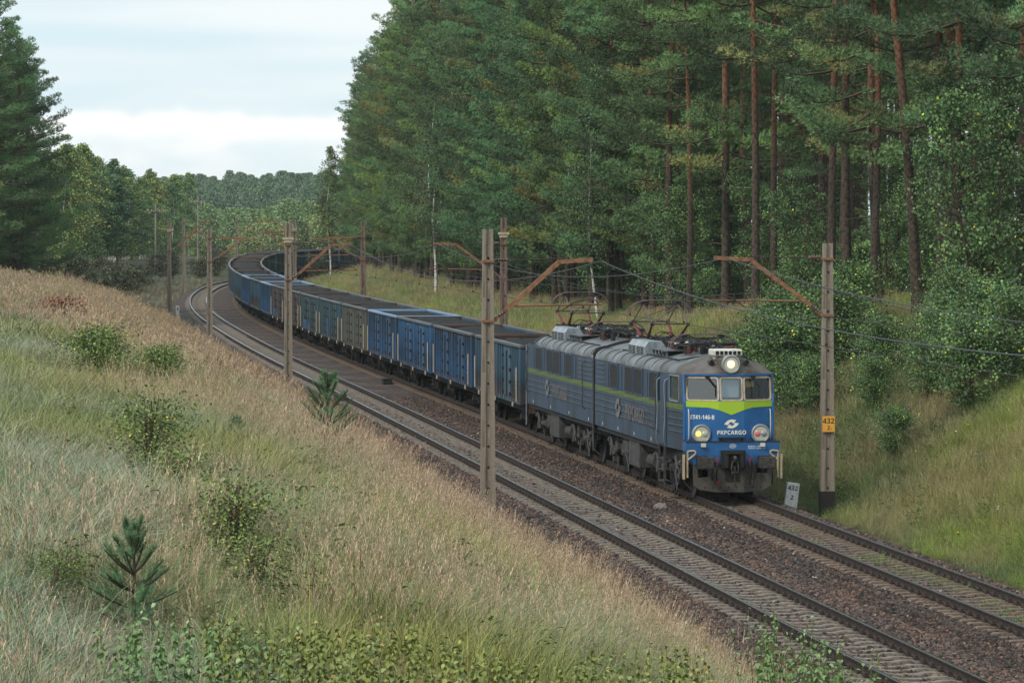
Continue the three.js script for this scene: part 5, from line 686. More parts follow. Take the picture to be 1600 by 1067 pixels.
{ // the pine forest on the right
  const full = [0, 1, 2, 3].map((k) => pine(200 + k, { H: 24 + k * 0.7, base: 2.2 + k * 0.9, spread: 3.3 + 0.25 * k, dens: 1.1, tone: [[1, 1, 1], [0.88, 0.98, 1.04], [1.12, 1.06, 0.92], [0.88, 0.92, 0.96]][k] }));
  const mid = [0, 1, 2, 3].map((k) => pine(220 + k, { H: 24 + k * 0.6, base: 5.5 + k * 1.3, spread: 3.9, dens: 0.95, thin: 0.18, gap: 0.28, tone: [[1, 1, 1], [1.03, 1.03, 0.96], [0.95, 0.97, 1.03], [1, 1, 1]][k] }));
  const tall = [0, 1, 2].map((k) => pine(240 + k, { H: 25 + k, base: 14.5 + k * 0.8, spread: 2.6, dens: 0.7, thin: 0.18 }));
  const r = rngOf(901); let n = 0;
  const labels = { full: 'bushy green pine with low branches at the right forest edge', mid: 'tall pine with bare orange trunk between branch tiers, right forest edge', back: 'slender pine trunk standing inside the right-hand forest' };
  for (let row = 0; row < 3; row++) for (let s = 14 + row; s < 400; s += row === 0 ? 3.3 : row === 1 ? 3.9 : 5) {
    const open = s < 92, o = edgeO(s) + row * 3.6 + (r() - 0.5) * 2.2, ss = s + (r() - 0.5) * 2; if (n >= 296) continue; if (row === 2 && s > 190) continue;
    if (open && row === 0 && r() < 0.25) continue; const rowKind = open ? (row === 0 ? (r() < 0.08 ? 'full' : r() < 0.8 ? 'mid' : 'back') : row === 1 ? (r() < 0.04 ? 'full' : r() < 0.42 ? 'mid' : 'back') : 'back') : row < 2 ? (r() < 0.86 ? 'full' : 'mid') : 'back';
    const set = { full, mid, back: tall }[rowKind], [x, z] = atXZ(ss, o), sc = (0.86 + 0.3 * r()) * (1 - 0.14 * sstep(200, 290, s)); put(set[Math.floor(r() * set.length)], 'pine_tree', labels[rowKind], 'pine tree', { full: 'bushy pines of the right forest edge', mid: 'tiered pines of the right forest edge', back: 'slender pines within the right forest' }[rowKind], x, z, sc, r() * 6.28, sc * (0.95 + 0.12 * r())); n++;
  }
  // deeper rows: one mass
  const items = []; for (let row = 3; row < 9; row++) for (let s = 10; s < 240; s += 4.6) { const thinOut = s < 95 ? (row > 4 ? 0.08 : 0.4) : 1; if (r() > thinOut) continue; const [x, z] = atXZ(s + (r() - 0.5) * 3, edgeO(s) + row * 3.8 + (r() - 0.5) * 3); items.push([x, z, r() * 6.28, 0.85 + 0.3 * r(), Math.floor(r() * 3)]); }
  const root = new THREE.Group(); root.name = numbered('inner_pine_forest'); tag(root, 'inner pine forest, trunks and crowns behind the right forest edge', 'forest', null, 'stuff'); scene.add(root);
  tall.forEach((p, k) => { const L = items.filter((i) => i[4] === k); for (const m of p.children) { const im = shade(new THREE.InstancedMesh(m.geometry, m.material, L.length)), q = new THREE.Quaternion(), mt = new THREE.Matrix4(); L.forEach(([x, z, a, sc], i) => { q.setFromAxisAngle(V(0, 1, 0), a); mt.compose(V(x, groundH(x, z) - 0.2, z), q, V(sc, sc, sc)); im.setMatrixAt(i, mt); }); im.name = 'inner_' + m.name; im.userData.kind = 'stuff'; root.add(im); } });
  // single trees that stand out
  const special = pine(260, { H: 25, base: 11, spread: 3.2, lean: -0.10, dens: 0.7, thin: 0.2, gap: 0.2 }); { const [x, z] = atXZ(31, 13.0); put(special, 'pine_tree', 'leaning pine with orange trunk near right edge of the photo', 'pine tree', null, x, z, 1, Math.PI * 0.06); }
  const bb = birch(300, { H: 15, spread: 3.2, n: 190, stems: 3, tones: [[74, 92, 58], [84, 100, 62], [66, 86, 58]], leaf: 0.12, per: 60 }); { const [x, z] = atXZ(186, 13); put(bb, 'birch_tree', 'birch with forked white trunk before the pines, centre of forest edge', 'birch tree', null, x, z, 1.05, 0.6); }
  const b2 = birch(302, { H: 12.5, spread: 2.2, n: 150, tones: [[88, 112, 72], [76, 100, 66]], leaf: 0.12, per: 55 }); { const [x, z] = atXZ(106, 13.5); put(b2, 'birch_tree', 'slim pale-leaved birch at forest edge above the pantographs', 'birch tree', null, x, z, 1, 2); }
  { const [x, z] = atXZ(25, 12.6); put(birch(304, { H: 9.5, spread: 2.3, n: 150, tones: [[78, 102, 62], [66, 92, 58]], leaf: 0.09, per: 70 }), 'birch_tree', 'drooping birch cut by the right edge of the photo', 'birch tree', null, x + 0.6, z, 1, 1); }
  { const [x, z] = atXZ(300, 7.5); put(birch(306, { H: 17, spread: 2.8, n: 170, tones: [[84, 106, 58], [100, 114, 60]], leaf: 0.17, per: 45 }), 'birch_tree', 'light green birch at far left end of the right forest', 'birch tree', null, x, z, 0.85, 1); }
  for (let i = 0; i < 22; i++) { const s = 20 + 74 * r(), o = edgeO(s) + 3.5 + r() * 9, [x, z] = atXZ(s, o), sc = 0.16 + 0.16 * r(); put(full[i % 4], 'young_forest_pine', 'young bushy pine growing in shade between the right forest trunks', 'pine tree', 'young pines between the trunks of the right forest', x, z, sc, r() * 6.28, sc * 1.1); }
  const leafy = [0, 1, 2].map((k) => birch(350 + k, { H: 8.5, base: 0.1, spread: 2.6, n: 130, per: 74, leaf: 0.11, stems: 3, tones: [[84, 114, 66], [98, 126, 70], [74, 104, 62]], droop: 0.7, barkMat: M.twig, rad: 0.07 }));
  [[19.5, 12.2, 1.12, 'tall leafy tree filling the right edge below the pines'], [24.5, 14.2, 0.95, 'leafy tree behind the one at the right edge'], [46, 15.6, 0.8, 'dark leafy tree between pine trunks, right of centre mast'], [58, 14.8, 0.75, 'leafy tree under the pines, above the green bushes'], [72, 15.8, 0.85, 'leafy tree between pines behind the locomotive front'], [88, 15.2, 0.9, 'leafy tree at forest edge above the locomotive roof'], [100, 16, 1.0, 'broad leafy tree below the pines above the pantographs'], [122, 16.2, 1.0, 'leafy tree at forest edge left of the pantographs'], [36, 14.6, 0.7, 'small leafy tree below the leaning pine']].forEach(([s, o, sc, l], i) => { const [x, z] = atXZ(s, o); put(leafy[i % 3], 'leafy_tree', l, 'tree', null, x, z, sc, i * 1.7); });
  // undergrowth below the forest edge
  const us = [0, 1, 2].map((k) => birch(320 + k, { H: 3.2, base: 0.05, spread: 1.6, n: 60, tones: [[88, 118, 68], [104, 132, 72], [74, 104, 64]], leaf: 0.12, per: 46, stems: 4, droop: 0.4, barkMat: M.twig, rad: 0.1, tw: 0.5 }));
  let cnt = 0; for (let s = 18; s < 330; s += 4.2) { const o = edgeO(s) + 0.5 + r() * 5, [x, z] = atXZ(s, o), sc = 0.6 + 0.8 * r(); put(us[cnt++ % 3], 'understory_shrub', 'leafy bush in the shade under the right forest edge', 'shrub', 'dark bushes under the right forest edge', x, z, sc, r() * 6); }
}
{ // left side: tall pines at the margin, then the birch grove
  const r = rngOf(911), P = [0, 1, 2].map((k) => pine(270 + k, { H: 20, base: 1.2 + 0.8 * k, spread: 4.2, dens: 1.5, tone: [0.95, 1, 1] }));
  const spots = [[-39.5, -286], [-42, -291], [-36.5, -281], [-40, -298], [-44.5, -283], [-44, -302], [-47, -294], [-38.5, -270], [-42, -274], [-46.5, -272], [-49, -300], [-50, -286], [-37.4, -290], [-35.2, -276], [-40.6, -280], [-38.4, -304], [-43, -310], [-36.2, -268], [-45, -289]];
  spots.forEach(([x, z], i) => put(P[i % 3], 'pine_tree', i === 2 ? 'tallest pine at the left margin, jutting out toward the sky' : 'dark pine in the clump at the left margin', 'pine tree', i === 2 ? null : 'pines in the clump at the left margin', x - 1.9, z, 0.84 + 0.18 * r(), r() * 6.28));
  const G = [0, 1, 2, 3].map((k) => birch(330 + k, { H: 14, spread: 3.4, n: 130, tones: [[[104, 128, 68], [114, 134, 70]], [[92, 120, 68], [104, 128, 70]], [[116, 130, 66], [124, 134, 68]], [[84, 116, 70], [76, 108, 66]]][k], leaf: 0.2, per: 64, base: 0.08 })); const O = birch(340, { H: 10, spread: 3.4, n: 150, tones: [[50, 88, 48], [58, 96, 52]], leaf: 0.2, per: 70, base: 0.06, barkMat: M.twig, droop: 0.3 });
  let k = 0; for (let row = 0; row < 5; row++) for (let i = 0; i < 13; i++) { const D = 372 + i * 19 + row * 9 + (r() - 0.5) * 8, px = lerp(96, 296, (i + 0.3 + r() * 0.5) / 13) - row * 16, x = ((px - 800) / 5717) * D * 1.0 + (r() - 0.5) * 2; const oak = row === 0 && (i === 4 || i === 5 || i === 7); put(oak ? O : G[k++ % 4], oak ? 'oak_tree' : 'birch_tree', oak ? 'round dark green broadleaf tree at the front of the birch grove' : 'yellow-green birch in the grove left of the track', oak ? 'oak tree' : 'birch tree', oak ? 'dark green broadleaf trees before the birch grove' : 'birches of the grove at left', x, -D, 1.1 + 0.3 * r(), r() * 6.28, 0.8 + 0.22 * r()); }
  const sc = birch(345, { H: 2.6, base: 0.05, spread: 1.8, n: 60, tones: [[78, 84, 58], [88, 90, 62], [64, 76, 52]], leaf: 0.16, per: 34, stems: 4, droop: 0.3, barkMat: M.twig, rad: 0.1 });
  for (let i = 0; i < 26; i++) { const s = 205 + 8 * i + r() * 5, [x, z] = atXZ(s, -10.5 - r() * 9); put(sc, 'scrub_bush', 'dull green scrub bush beyond the bend, beside the left track', 'shrub', 'scrub bushes beyond the bend at left', x, z, 0.6 + 0.7 * r(), r() * 6); }
  { const [x, z] = atXZ(330, 4.2); put(sc, 'scrub_bush', 'dark green bush beside the far wagons, inside the bend', 'shrub', null, x, z, 1.2, 1); }
}
{ // the wooded hills that close the view: one mass of small crowns
  const r = rngOf(921), kinds = [[0, [104, 130, 98]], [1, [122, 146, 94]], [2, [138, 152, 92]]].map(([k, c]) => { const L = new Leaves(), q = rngOf(50 + k); const H = k === 0 ? 13 : k === 1 ? 9 : 6.5; for (let i = 0; i < 4200; i++) { const f = q(), a = q() * 6.28, rr = (k === 0 ? 3.4 * Math.sin(Math.PI * Math.pow(0.1 + 0.84 * f, 1.0)) : 2.9 * Math.sin(Math.PI * (0.2 + 0.72 * f))) * Math.sqrt(q()) , p = V(Math.cos(a) * rr, H * (0.12 + 0.88 * f), Math.sin(a) * rr), j = 0.9 + 0.2 * q(); leafQuad(L, p, V(q() - 0.5, q() - 0.3, q() - 0.5).normalize(), 0.24 + 0.18 * q(), 0.45, q, lin(c[0] * j, c[1] * j, c[2] * j)); } return L.geo(); });  // crown greens paled, so part of the distance haze is painted into them
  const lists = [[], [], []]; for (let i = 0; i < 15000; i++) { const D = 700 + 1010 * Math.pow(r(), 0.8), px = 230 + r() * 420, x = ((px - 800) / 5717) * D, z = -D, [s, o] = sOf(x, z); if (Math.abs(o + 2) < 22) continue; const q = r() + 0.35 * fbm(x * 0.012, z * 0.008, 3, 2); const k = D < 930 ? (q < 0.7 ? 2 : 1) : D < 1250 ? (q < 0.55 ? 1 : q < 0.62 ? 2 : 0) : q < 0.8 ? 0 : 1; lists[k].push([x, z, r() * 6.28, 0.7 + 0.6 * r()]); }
  const root = new THREE.Group(); root.name = numbered('wooded_hills'); tag(root, 'mixed woodland covering the far hills beyond the bend', 'woodland', null, 'stuff'); scene.add(root);
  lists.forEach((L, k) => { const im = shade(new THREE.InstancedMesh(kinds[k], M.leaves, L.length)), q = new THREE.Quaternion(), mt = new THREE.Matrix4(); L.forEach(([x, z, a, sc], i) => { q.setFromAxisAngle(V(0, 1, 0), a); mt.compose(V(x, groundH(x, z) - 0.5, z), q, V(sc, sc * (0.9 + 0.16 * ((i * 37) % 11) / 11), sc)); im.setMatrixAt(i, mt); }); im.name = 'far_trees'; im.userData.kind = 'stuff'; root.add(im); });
}
// ---------------------------------------------------------------- grass: countless blades, by kind
let bladeSeed = 1;
function bladeGeo(list) { const br = rngOf(7000 + bladeSeed++), C = []; // list of {x,z,h,w,az,bend,curl,segs}
  const P = [], I = []; for (const b of list) { const n = b.segs, i0 = P.length / 3, bt = 0.72 + 0.5 * br(), bd = br() < 0.28 ? [1.3, 1.1, 0.85] : [1, 1, 1], ca = Math.cos(b.az), sa = Math.sin(b.az); for (let k = 0; k <= n; k++) { const u = k / n, y = b.h * (u - b.bend * 0.45 * u * u), o = b.h * b.bend * u * u * 0.9, w = b.w * (1 - 0.85 * u) * 0.5, px = b.x + ca * o, pz = b.z + sa * o; P.push(px - sa * w, y, pz + ca * w, px + sa * w, y, pz - ca * w); for (let q = 0; q < 2; q++) C.push(bt * bd[0], bt * bd[1], bt * bd[2]); } for (let k = 0; k < n; k++) { const a = i0 + k * 2; I.push(a, a + 1, a + 2, a + 1, a + 3, a + 2); } }
  const g = new THREE.BufferGeometry(); g.setAttribute('position', new THREE.Float32BufferAttribute(P, 3)); g.setAttribute('color', new THREE.Float32BufferAttribute(C, 3)); g.setIndex(I); g.computeVertexNormals(); return g;
}
function leafClump(seed, n, h0, h1, w, bend, rad, segs = 4) { const r = rngOf(seed), L = []; for (let i = 0; i < n; i++) { const a = r() * 6.28, q = Math.sqrt(r()) * rad; L.push({ x: Math.cos(a) * q, z: Math.sin(a) * q, h: lerp(h0, h1, r()), w: w * (0.7 + 0.6 * r()), az: a + (r() - 0.5) * 2, bend: bend * (0.4 + 0.9 * r()), segs }); } return bladeGeo(L); }
function plumeClump(seed, n, h0, h1, w, rad, fat) { // stalks with feathery seed heads
  const r = rngOf(seed), st = [], P = [], I = []; for (let i = 0; i < n; i++) {
    const a = r() * 6.28, q = Math.sqrt(r()) * rad, h = lerp(h0, h1, r()), az = a + (r() - 0.5), bend = 0.12 + 0.34 * r(), b = { x: Math.cos(a) * q, z: Math.sin(a) * q, h, w: w * 0.8, az, bend, segs: 3 }; st.push(b);
    const top = (u) => { const y = h * (u - bend * 0.45 * u * u), o = h * bend * u * u * 0.9; return V(b.x + Math.cos(az) * o, y, b.z + Math.sin(az) * o); };
    for (let k = 0; k < 13; k++) { const u = 0.79 + 0.22 * (k / 12), p = top(u), l = fat * (0.9 + 1.0 * r()) * (1 - 0.55 * (k / 12)), sa = r() * 6.28, d = V(Math.cos(sa) * 0.55, 1.3, Math.sin(sa) * 0.55).normalize(), s = V(-Math.sin(sa), 0, Math.cos(sa)).multiplyScalar(fat * 0.17), e = p.clone().addScaledVector(d, l * 1.7), m = p.clone().addScaledVector(d, l * 0.8); const i0 = P.length / 3; P.push(p.x, p.y, p.z, m.x + s.x, m.y, m.z + s.z, e.x, e.y, e.z, m.x - s.x, m.y, m.z - s.z); I.push(i0, i0 + 1, i0 + 2, i0, i0 + 2, i0 + 3); }
  }
  const g = new THREE.BufferGeometry(); g.setAttribute('position', new THREE.Float32BufferAttribute(P, 3)); g.setAttribute('color', new THREE.Float32BufferAttribute(new Float32Array(P.length).fill(1), 3)); g.setIndex(I); g.computeVertexNormals(); return [bladeGeo(st), g];
}
M.grass = std({ color: 0xffffff, vertexColors: true, roughness: 0.8 });
const KINDS = {
  // near and far forms of each kind; far ones have fewer, broader blades
  dryNear: [0, 1].map((k) => plumeClump(400 + k, 7, 0.62, 1.02, 0.005, 0.24, 0.019)), dryFar: [0].map((k) => plumeClump(410 + k, 10, 0.6, 0.95, 0.012, 0.5, 0.036)),
  tussock: [0, 1].map((k) => leafClump(420 + k, 30, 0.35, 0.85, 0.008, 0.85, 0.24)), fine: [0, 1].map((k) => leafClump(430 + k, 30, 0.35, 0.95, 0.0085, 1.25, 0.26)), upright: [0, 1].map((k) => leafClump(440 + k, 26, 0.4, 0.85, 0.0075, 0.5, 0.22)),
  tussockFar: [leafClump(450, 26, 0.35, 0.8, 0.022, 0.8, 0.5, 3)], uprightFar: [leafClump(451, 26, 0.4, 0.85, 0.022, 0.45, 0.5, 3)], low: [leafClump(452, 22, 0.12, 0.35, 0.012, 0.8, 0.3, 3)],
};
const SHRUBS = [[-2.6, -28.8, 0.9], [-1.7, -28.8, 0.9], [-0.8, -29.8, 0.9], [0.1, -31.2, 0.8], [0.95, -33.4, 0.8], [-1.9, -31.8, 0.9], [-0.5, -33.6, 0.9], [1.45, -35.4, 0.5], [2.1, -37.2, 0.5], [3.0, -36, 0.8], [3.65, -38.4, 0.7], [4.25, -40.8, 0.7], [-10.6, -93, 1.6], [-9.4, -97.5, 1.3], [-5.75, -57.5, 0.5], [-5.0, -54.5, 0.5], [-3.3, -43, 0.5], [-2.85, -40.5, 0.45], [-4.45, -35.5, 0.3], [-4.55, -90, 0.8], [-3.55, -34.2, 0.5], [-5.67, -75.3, 0.6]];
const field = new Map(); // geometry -> list of [x, y, z, turn, scale, colour]
function sow(geo, x, z, turn, sc, col) { if (!field.has(geo)) field.set(geo, []); field.get(geo).push([x, groundH(x, z) - 0.03, z, turn, sc, col]); }
const mixC = (a, b, t) => [lerp(a[0], b[0], t), lerp(a[1], b[1], t), lerp(a[2], b[2], t)];
const TAN = [196, 170, 142], STRAW = [174, 152, 114], GREY = [130, 146, 124], GREEN = [110, 130, 76], YEL = [140, 144, 80], LUSH = [104, 138, 58], BROWN = [122, 106, 82], PINK = [190, 160, 144];
{
  const r = rngOf(1001);
  const left = (x, z, D, s, o) => {
    const t = -o - 7.15; if (t < 0.05) return; const far = D > 105;
    const n1 = fbm(x * 0.09, z * 0.055, 1, 4) * 1.7, n2 = fbm(x * 0.16, z * 0.09, 7, 4) * 1.7, n3 = fbm(x * 0.5, z * 0.3, 4, 3) * 1.6;
    const fringe = sstep(5.2, 1.6, t), crest = sstep(40, 90, D) * sstep(16, 8, t) * 0.42 + sstep(95, 150, D) * 0.16, nearGreen = sstep(75, 40, D);
    let dry = clamp(-0.06 + fringe * 0.58 + crest * 0.9 + n1 * 0.8 - nearGreen * 0.06 - sstep(0.4, 0.0, t) * 0.3); if (D > 175) dry = dry * 0.8;
    let keep = 1; for (const q of SHRUBS) { const dd = Math.hypot(x - q[0], z - q[1]); if (dd < q[2]) keep = Math.min(keep, 0.5); else if (dd < q[2] * 1.5) keep = Math.min(keep, 0.55); if (z > q[1] && z < q[1] + 4 && Math.abs(x - q[0] * (z / q[1])) < q[2]) keep = Math.min(keep, 0.5); }
    if (bareEarth(x, z, s, o) > 0.4 && r() < 0.85) return;
    if (bareEarth(x, z + 6, s - 6, o) > 0.4 && t > 10) keep *= 0.5;
    const isDry = r() < dry, j = 0.82 + 0.36 * r(), turn = r() * 6.28, sc = (0.75 + 0.5 * r()) * keep * (0.72 + 0.62 * clamp(0.5 + 1.2 * n3));
    if (D > 345 && r() < 0.5) return;
    if (s > 185 && t < 12) { const c = mixC(BROWN, GREY, clamp(0.5 + n2)); sow(KINDS.tussockFar[0], x, z, turn, sc * 0.9, c.map((v) => v * j)); return; }
    if (isDry) {
      const sorrel = r() < 0.018, c = sorrel ? [98, 58, 46] : mixC(mixC(TAN, PINK, clamp(0.5 + n2)), STRAW, r() * 0.7).map((v) => v * j), sh = Math.min(1, 0.55 + t * 0.3);
      const G = far ? KINDS.dryFar[0] : KINDS.dryNear[r() < 0.5 ? 0 : 1]; sow(G[0], x, z, turn, sc * sh, mixC(c, [120, 126, 84], 0.45)); sow(G[1], x, z, turn, sc * sh, c);
      { const K = far ? KINDS.uprightFar[0] : (r() < 0.5 ? KINDS.upright : KINDS.tussock)[r() < 0.5 ? 0 : 1]; sow(K, x, z, r() * 6, sc * 0.85 * sh, mixC(mixC(STRAW, TAN, 0.3), GREEN, clamp(0.5 - fringe * 0.3 + n3)).map((v) => v * j)); }
    } else {
      const bl = clamp(0.5 + 1.0 * n2 + 0.7 * n3 + (r() - 0.5) * 0.6 + (x < -2 && D < 60 ? 0.25 : 0)), c0 = bl > 0.55 ? mixC(GREEN, GREY, clamp((bl - 0.55) * 3)) : mixC(YEL, GREEN, bl * 1.8), c = mixC(c0, STRAW, clamp(0.12 + n3 * 0.8)).map((v) => v * j);
      const K = far ? KINDS.tussockFar[0] : (bl > 0.5 ? KINDS.fine : r() < 0.5 ? KINDS.tussock : KINDS.upright)[r() < 0.5 ? 0 : 1]; sow(K, x, z, turn, sc * Math.min(1, 0.5 + t * 0.3), c);
    }
  };
  const right = (x, z, D, s, o) => {
    const t = o - 2.5; if (t < 0.25) return; const inside = o > edgeO(s) + 1; if (o > edgeO(s) + 5) return;
    const n1 = fbm(x * 0.12, z * 0.06, 11, 4) * 1.7, n2 = fbm(x * 0.22, z * 0.12, 17, 4) * 1.7, far = D > 140, j = 0.82 + 0.36 * r(), turn = r() * 6.28, sc = (0.7 + 0.5 * r()) * (inside ? 0.6 : 1) * Math.min(1, 0.45 + t * 0.3);
    const lush = sstep(0.12, 0.4, n1) , dry = clamp(0.16 + n2 * 0.7 + 0.04 + sstep(1.4, 0.3, t) * 0.25);
    if (r() < dry && !inside) { const c = mixC(STRAW, TAN, r()).map((v) => v * j * 0.92), G = far ? KINDS.dryFar[0] : KINDS.dryNear[r() < 0.5 ? 0 : 1]; sow(G[0], x, z, turn, sc * 0.8, mixC(c, GREEN, 0.4)); sow(G[1], x, z, turn, sc * 0.8, c); }
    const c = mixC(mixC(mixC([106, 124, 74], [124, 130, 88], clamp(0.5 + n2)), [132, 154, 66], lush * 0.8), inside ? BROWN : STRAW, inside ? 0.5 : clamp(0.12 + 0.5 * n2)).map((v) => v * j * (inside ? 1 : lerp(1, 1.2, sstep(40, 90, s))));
    const K = far ? (r() < 0.5 ? KINDS.tussockFar : KINDS.uprightFar)[0] : (r() < 0.45 ? KINDS.fine : r() < 0.5 ? KINDS.tussock : KINDS.upright)[r() < 0.5 ? 0 : 1]; sow(K, x, z, turn, sc * 0.85, c);
  };
  for (let D = 19; D < 430; D += 1) {
    const dens = 38 * Math.pow(Math.min(1, 52 / D), 1.0) * (D > 105 ? 0.62 : 1), xa = -0.16 * D, xb = (D > 55 ? 0.2 : 0.155) * D; let n = (xb - xa) * dens; n = Math.floor(n) + (r() < n % 1 ? 1 : 0);
    for (let i = 0; i < n; i++) { const x = lerp(xa, xb, r()), z = -(D + r()), [s, o] = sOf(x, z); if (o < -7.05) left(x, z, D, s, o); else if (o > 2.6) { right(x, z, D, s, o); if (D < 140 && r() < 0.5) { const x2 = x + (r() - 0.5), z2 = z + (r() - 0.5), [s2, o2] = sOf(x2, z2); if (o2 > 2.6) right(x2, z2, D, s2, o2); } } }
  }
  // scattered broad-leaved weeds among the blades
  const weedGeo = [0, 1].map((k) => { const q = rngOf(770 + k), P = [], I = []; for (let i = 0; i < 34; i++) { const u = 0.25 + 0.75 * q(), a = q() * 6.28, l = 0.05 + 0.05 * q(), rr = 0.16 * q(), x0 = Math.cos(a) * rr, z0 = Math.sin(a) * rr, y0 = 0.75 * u, b = q() * 6.28, dx = Math.cos(b) * l, dz = Math.sin(b) * l, i0 = P.length / 3; P.push(x0, y0, z0, x0 + dx * 0.5 - dz * 0.3, y0 + 0.01, z0 + dz * 0.5 + dx * 0.3, x0 + dx, y0 - 0.02, z0 + dz, x0 + dx * 0.5 + dz * 0.3, y0 + 0.01, z0 + dz * 0.5 - dx * 0.3); I.push(i0, i0 + 1, i0 + 2, i0, i0 + 2, i0 + 3); } const g = new THREE.BufferGeometry(); g.setAttribute('position', new THREE.Float32BufferAttribute(P, 3)); g.setAttribute('color', new THREE.Float32BufferAttribute(new Float32Array(P.length).fill(1), 3)); g.setIndex(I); g.computeVertexNormals(); return g; });
  for (let D = 36; D < 150; D += 1) for (let i = 0; i < 26; i++) { const x = lerp(-0.152 * D, 0.152 * D, r()), z = -(D + r()), [s, o] = sOf(x, z), left2 = o < -7.6, right2 = o > 3.4 && o < edgeO(s) + 2; if (!left2 && !right2) continue; if (fbm(x * 0.35, z * 0.25, 21, 3) < (right2 ? -0.05 : 0.08)) continue; const j = 0.8 + 0.4 * r(); sow(weedGeo[i % 2], x, z, r() * 6.28, 0.6 + 0.6 * r(), mixC([92, 116, 58], [116, 128, 66], r()).map((v) => v * j)); }
  // sprigs of green between the rusty sleepers and along the ballast
  for (let i = 0; i < 240; i++) { const s = -40 + 46 * r(), o = lerp(-0.65, 0.65, r()), k = fbm(s * 0.22, o * 0.5, 33, 3); if (k < 0.06) continue; const p = at(s, o, 0); field.has(KINDS.low[0]) || field.set(KINDS.low[0], []); field.get(KINDS.low[0]).push([p.x, p.y - 0.21, p.z, r() * 6, 0.35 + 0.4 * r(), mixC(GREEN, LUSH, r())]); }
  const root = new THREE.Group(); root.name = numbered('grass'); tag(root, 'wild grass of dry plumes and green tussocks covering both banks', 'grass', null, 'stuff'); scene.add(root);
  const q = new THREE.Quaternion(), mt = new THREE.Matrix4(), up = V(0, 1, 0), col = new THREE.Color(), pos = V(0, 0, 0), sc = V(1, 1, 1), e = new THREE.Euler(); let total = 0;
  for (const [geo, L] of field) { const im = shade(new THREE.InstancedMesh(geo, M.grass, L.length)); L.forEach(([x, y, z, a, s, c], i) => { e.set((((i * 7919) % 100) / 100 - 0.5) * 0.28, a, (((i * 104729) % 100) / 100 - 0.5) * 0.28); q.setFromEuler(e); mt.compose(pos.set(x, y, z), q, sc.set(s, s, s)); im.setMatrixAt(i, mt); col.setRGB(S2L(c[0]), S2L(c[1]), S2L(c[2])); im.setColorAt(i, col); }); im.name = 'grass_clumps'; im.userData.kind = 'stuff'; root.add(im); total += L.length; }
  console.log('grass clumps', total);
}
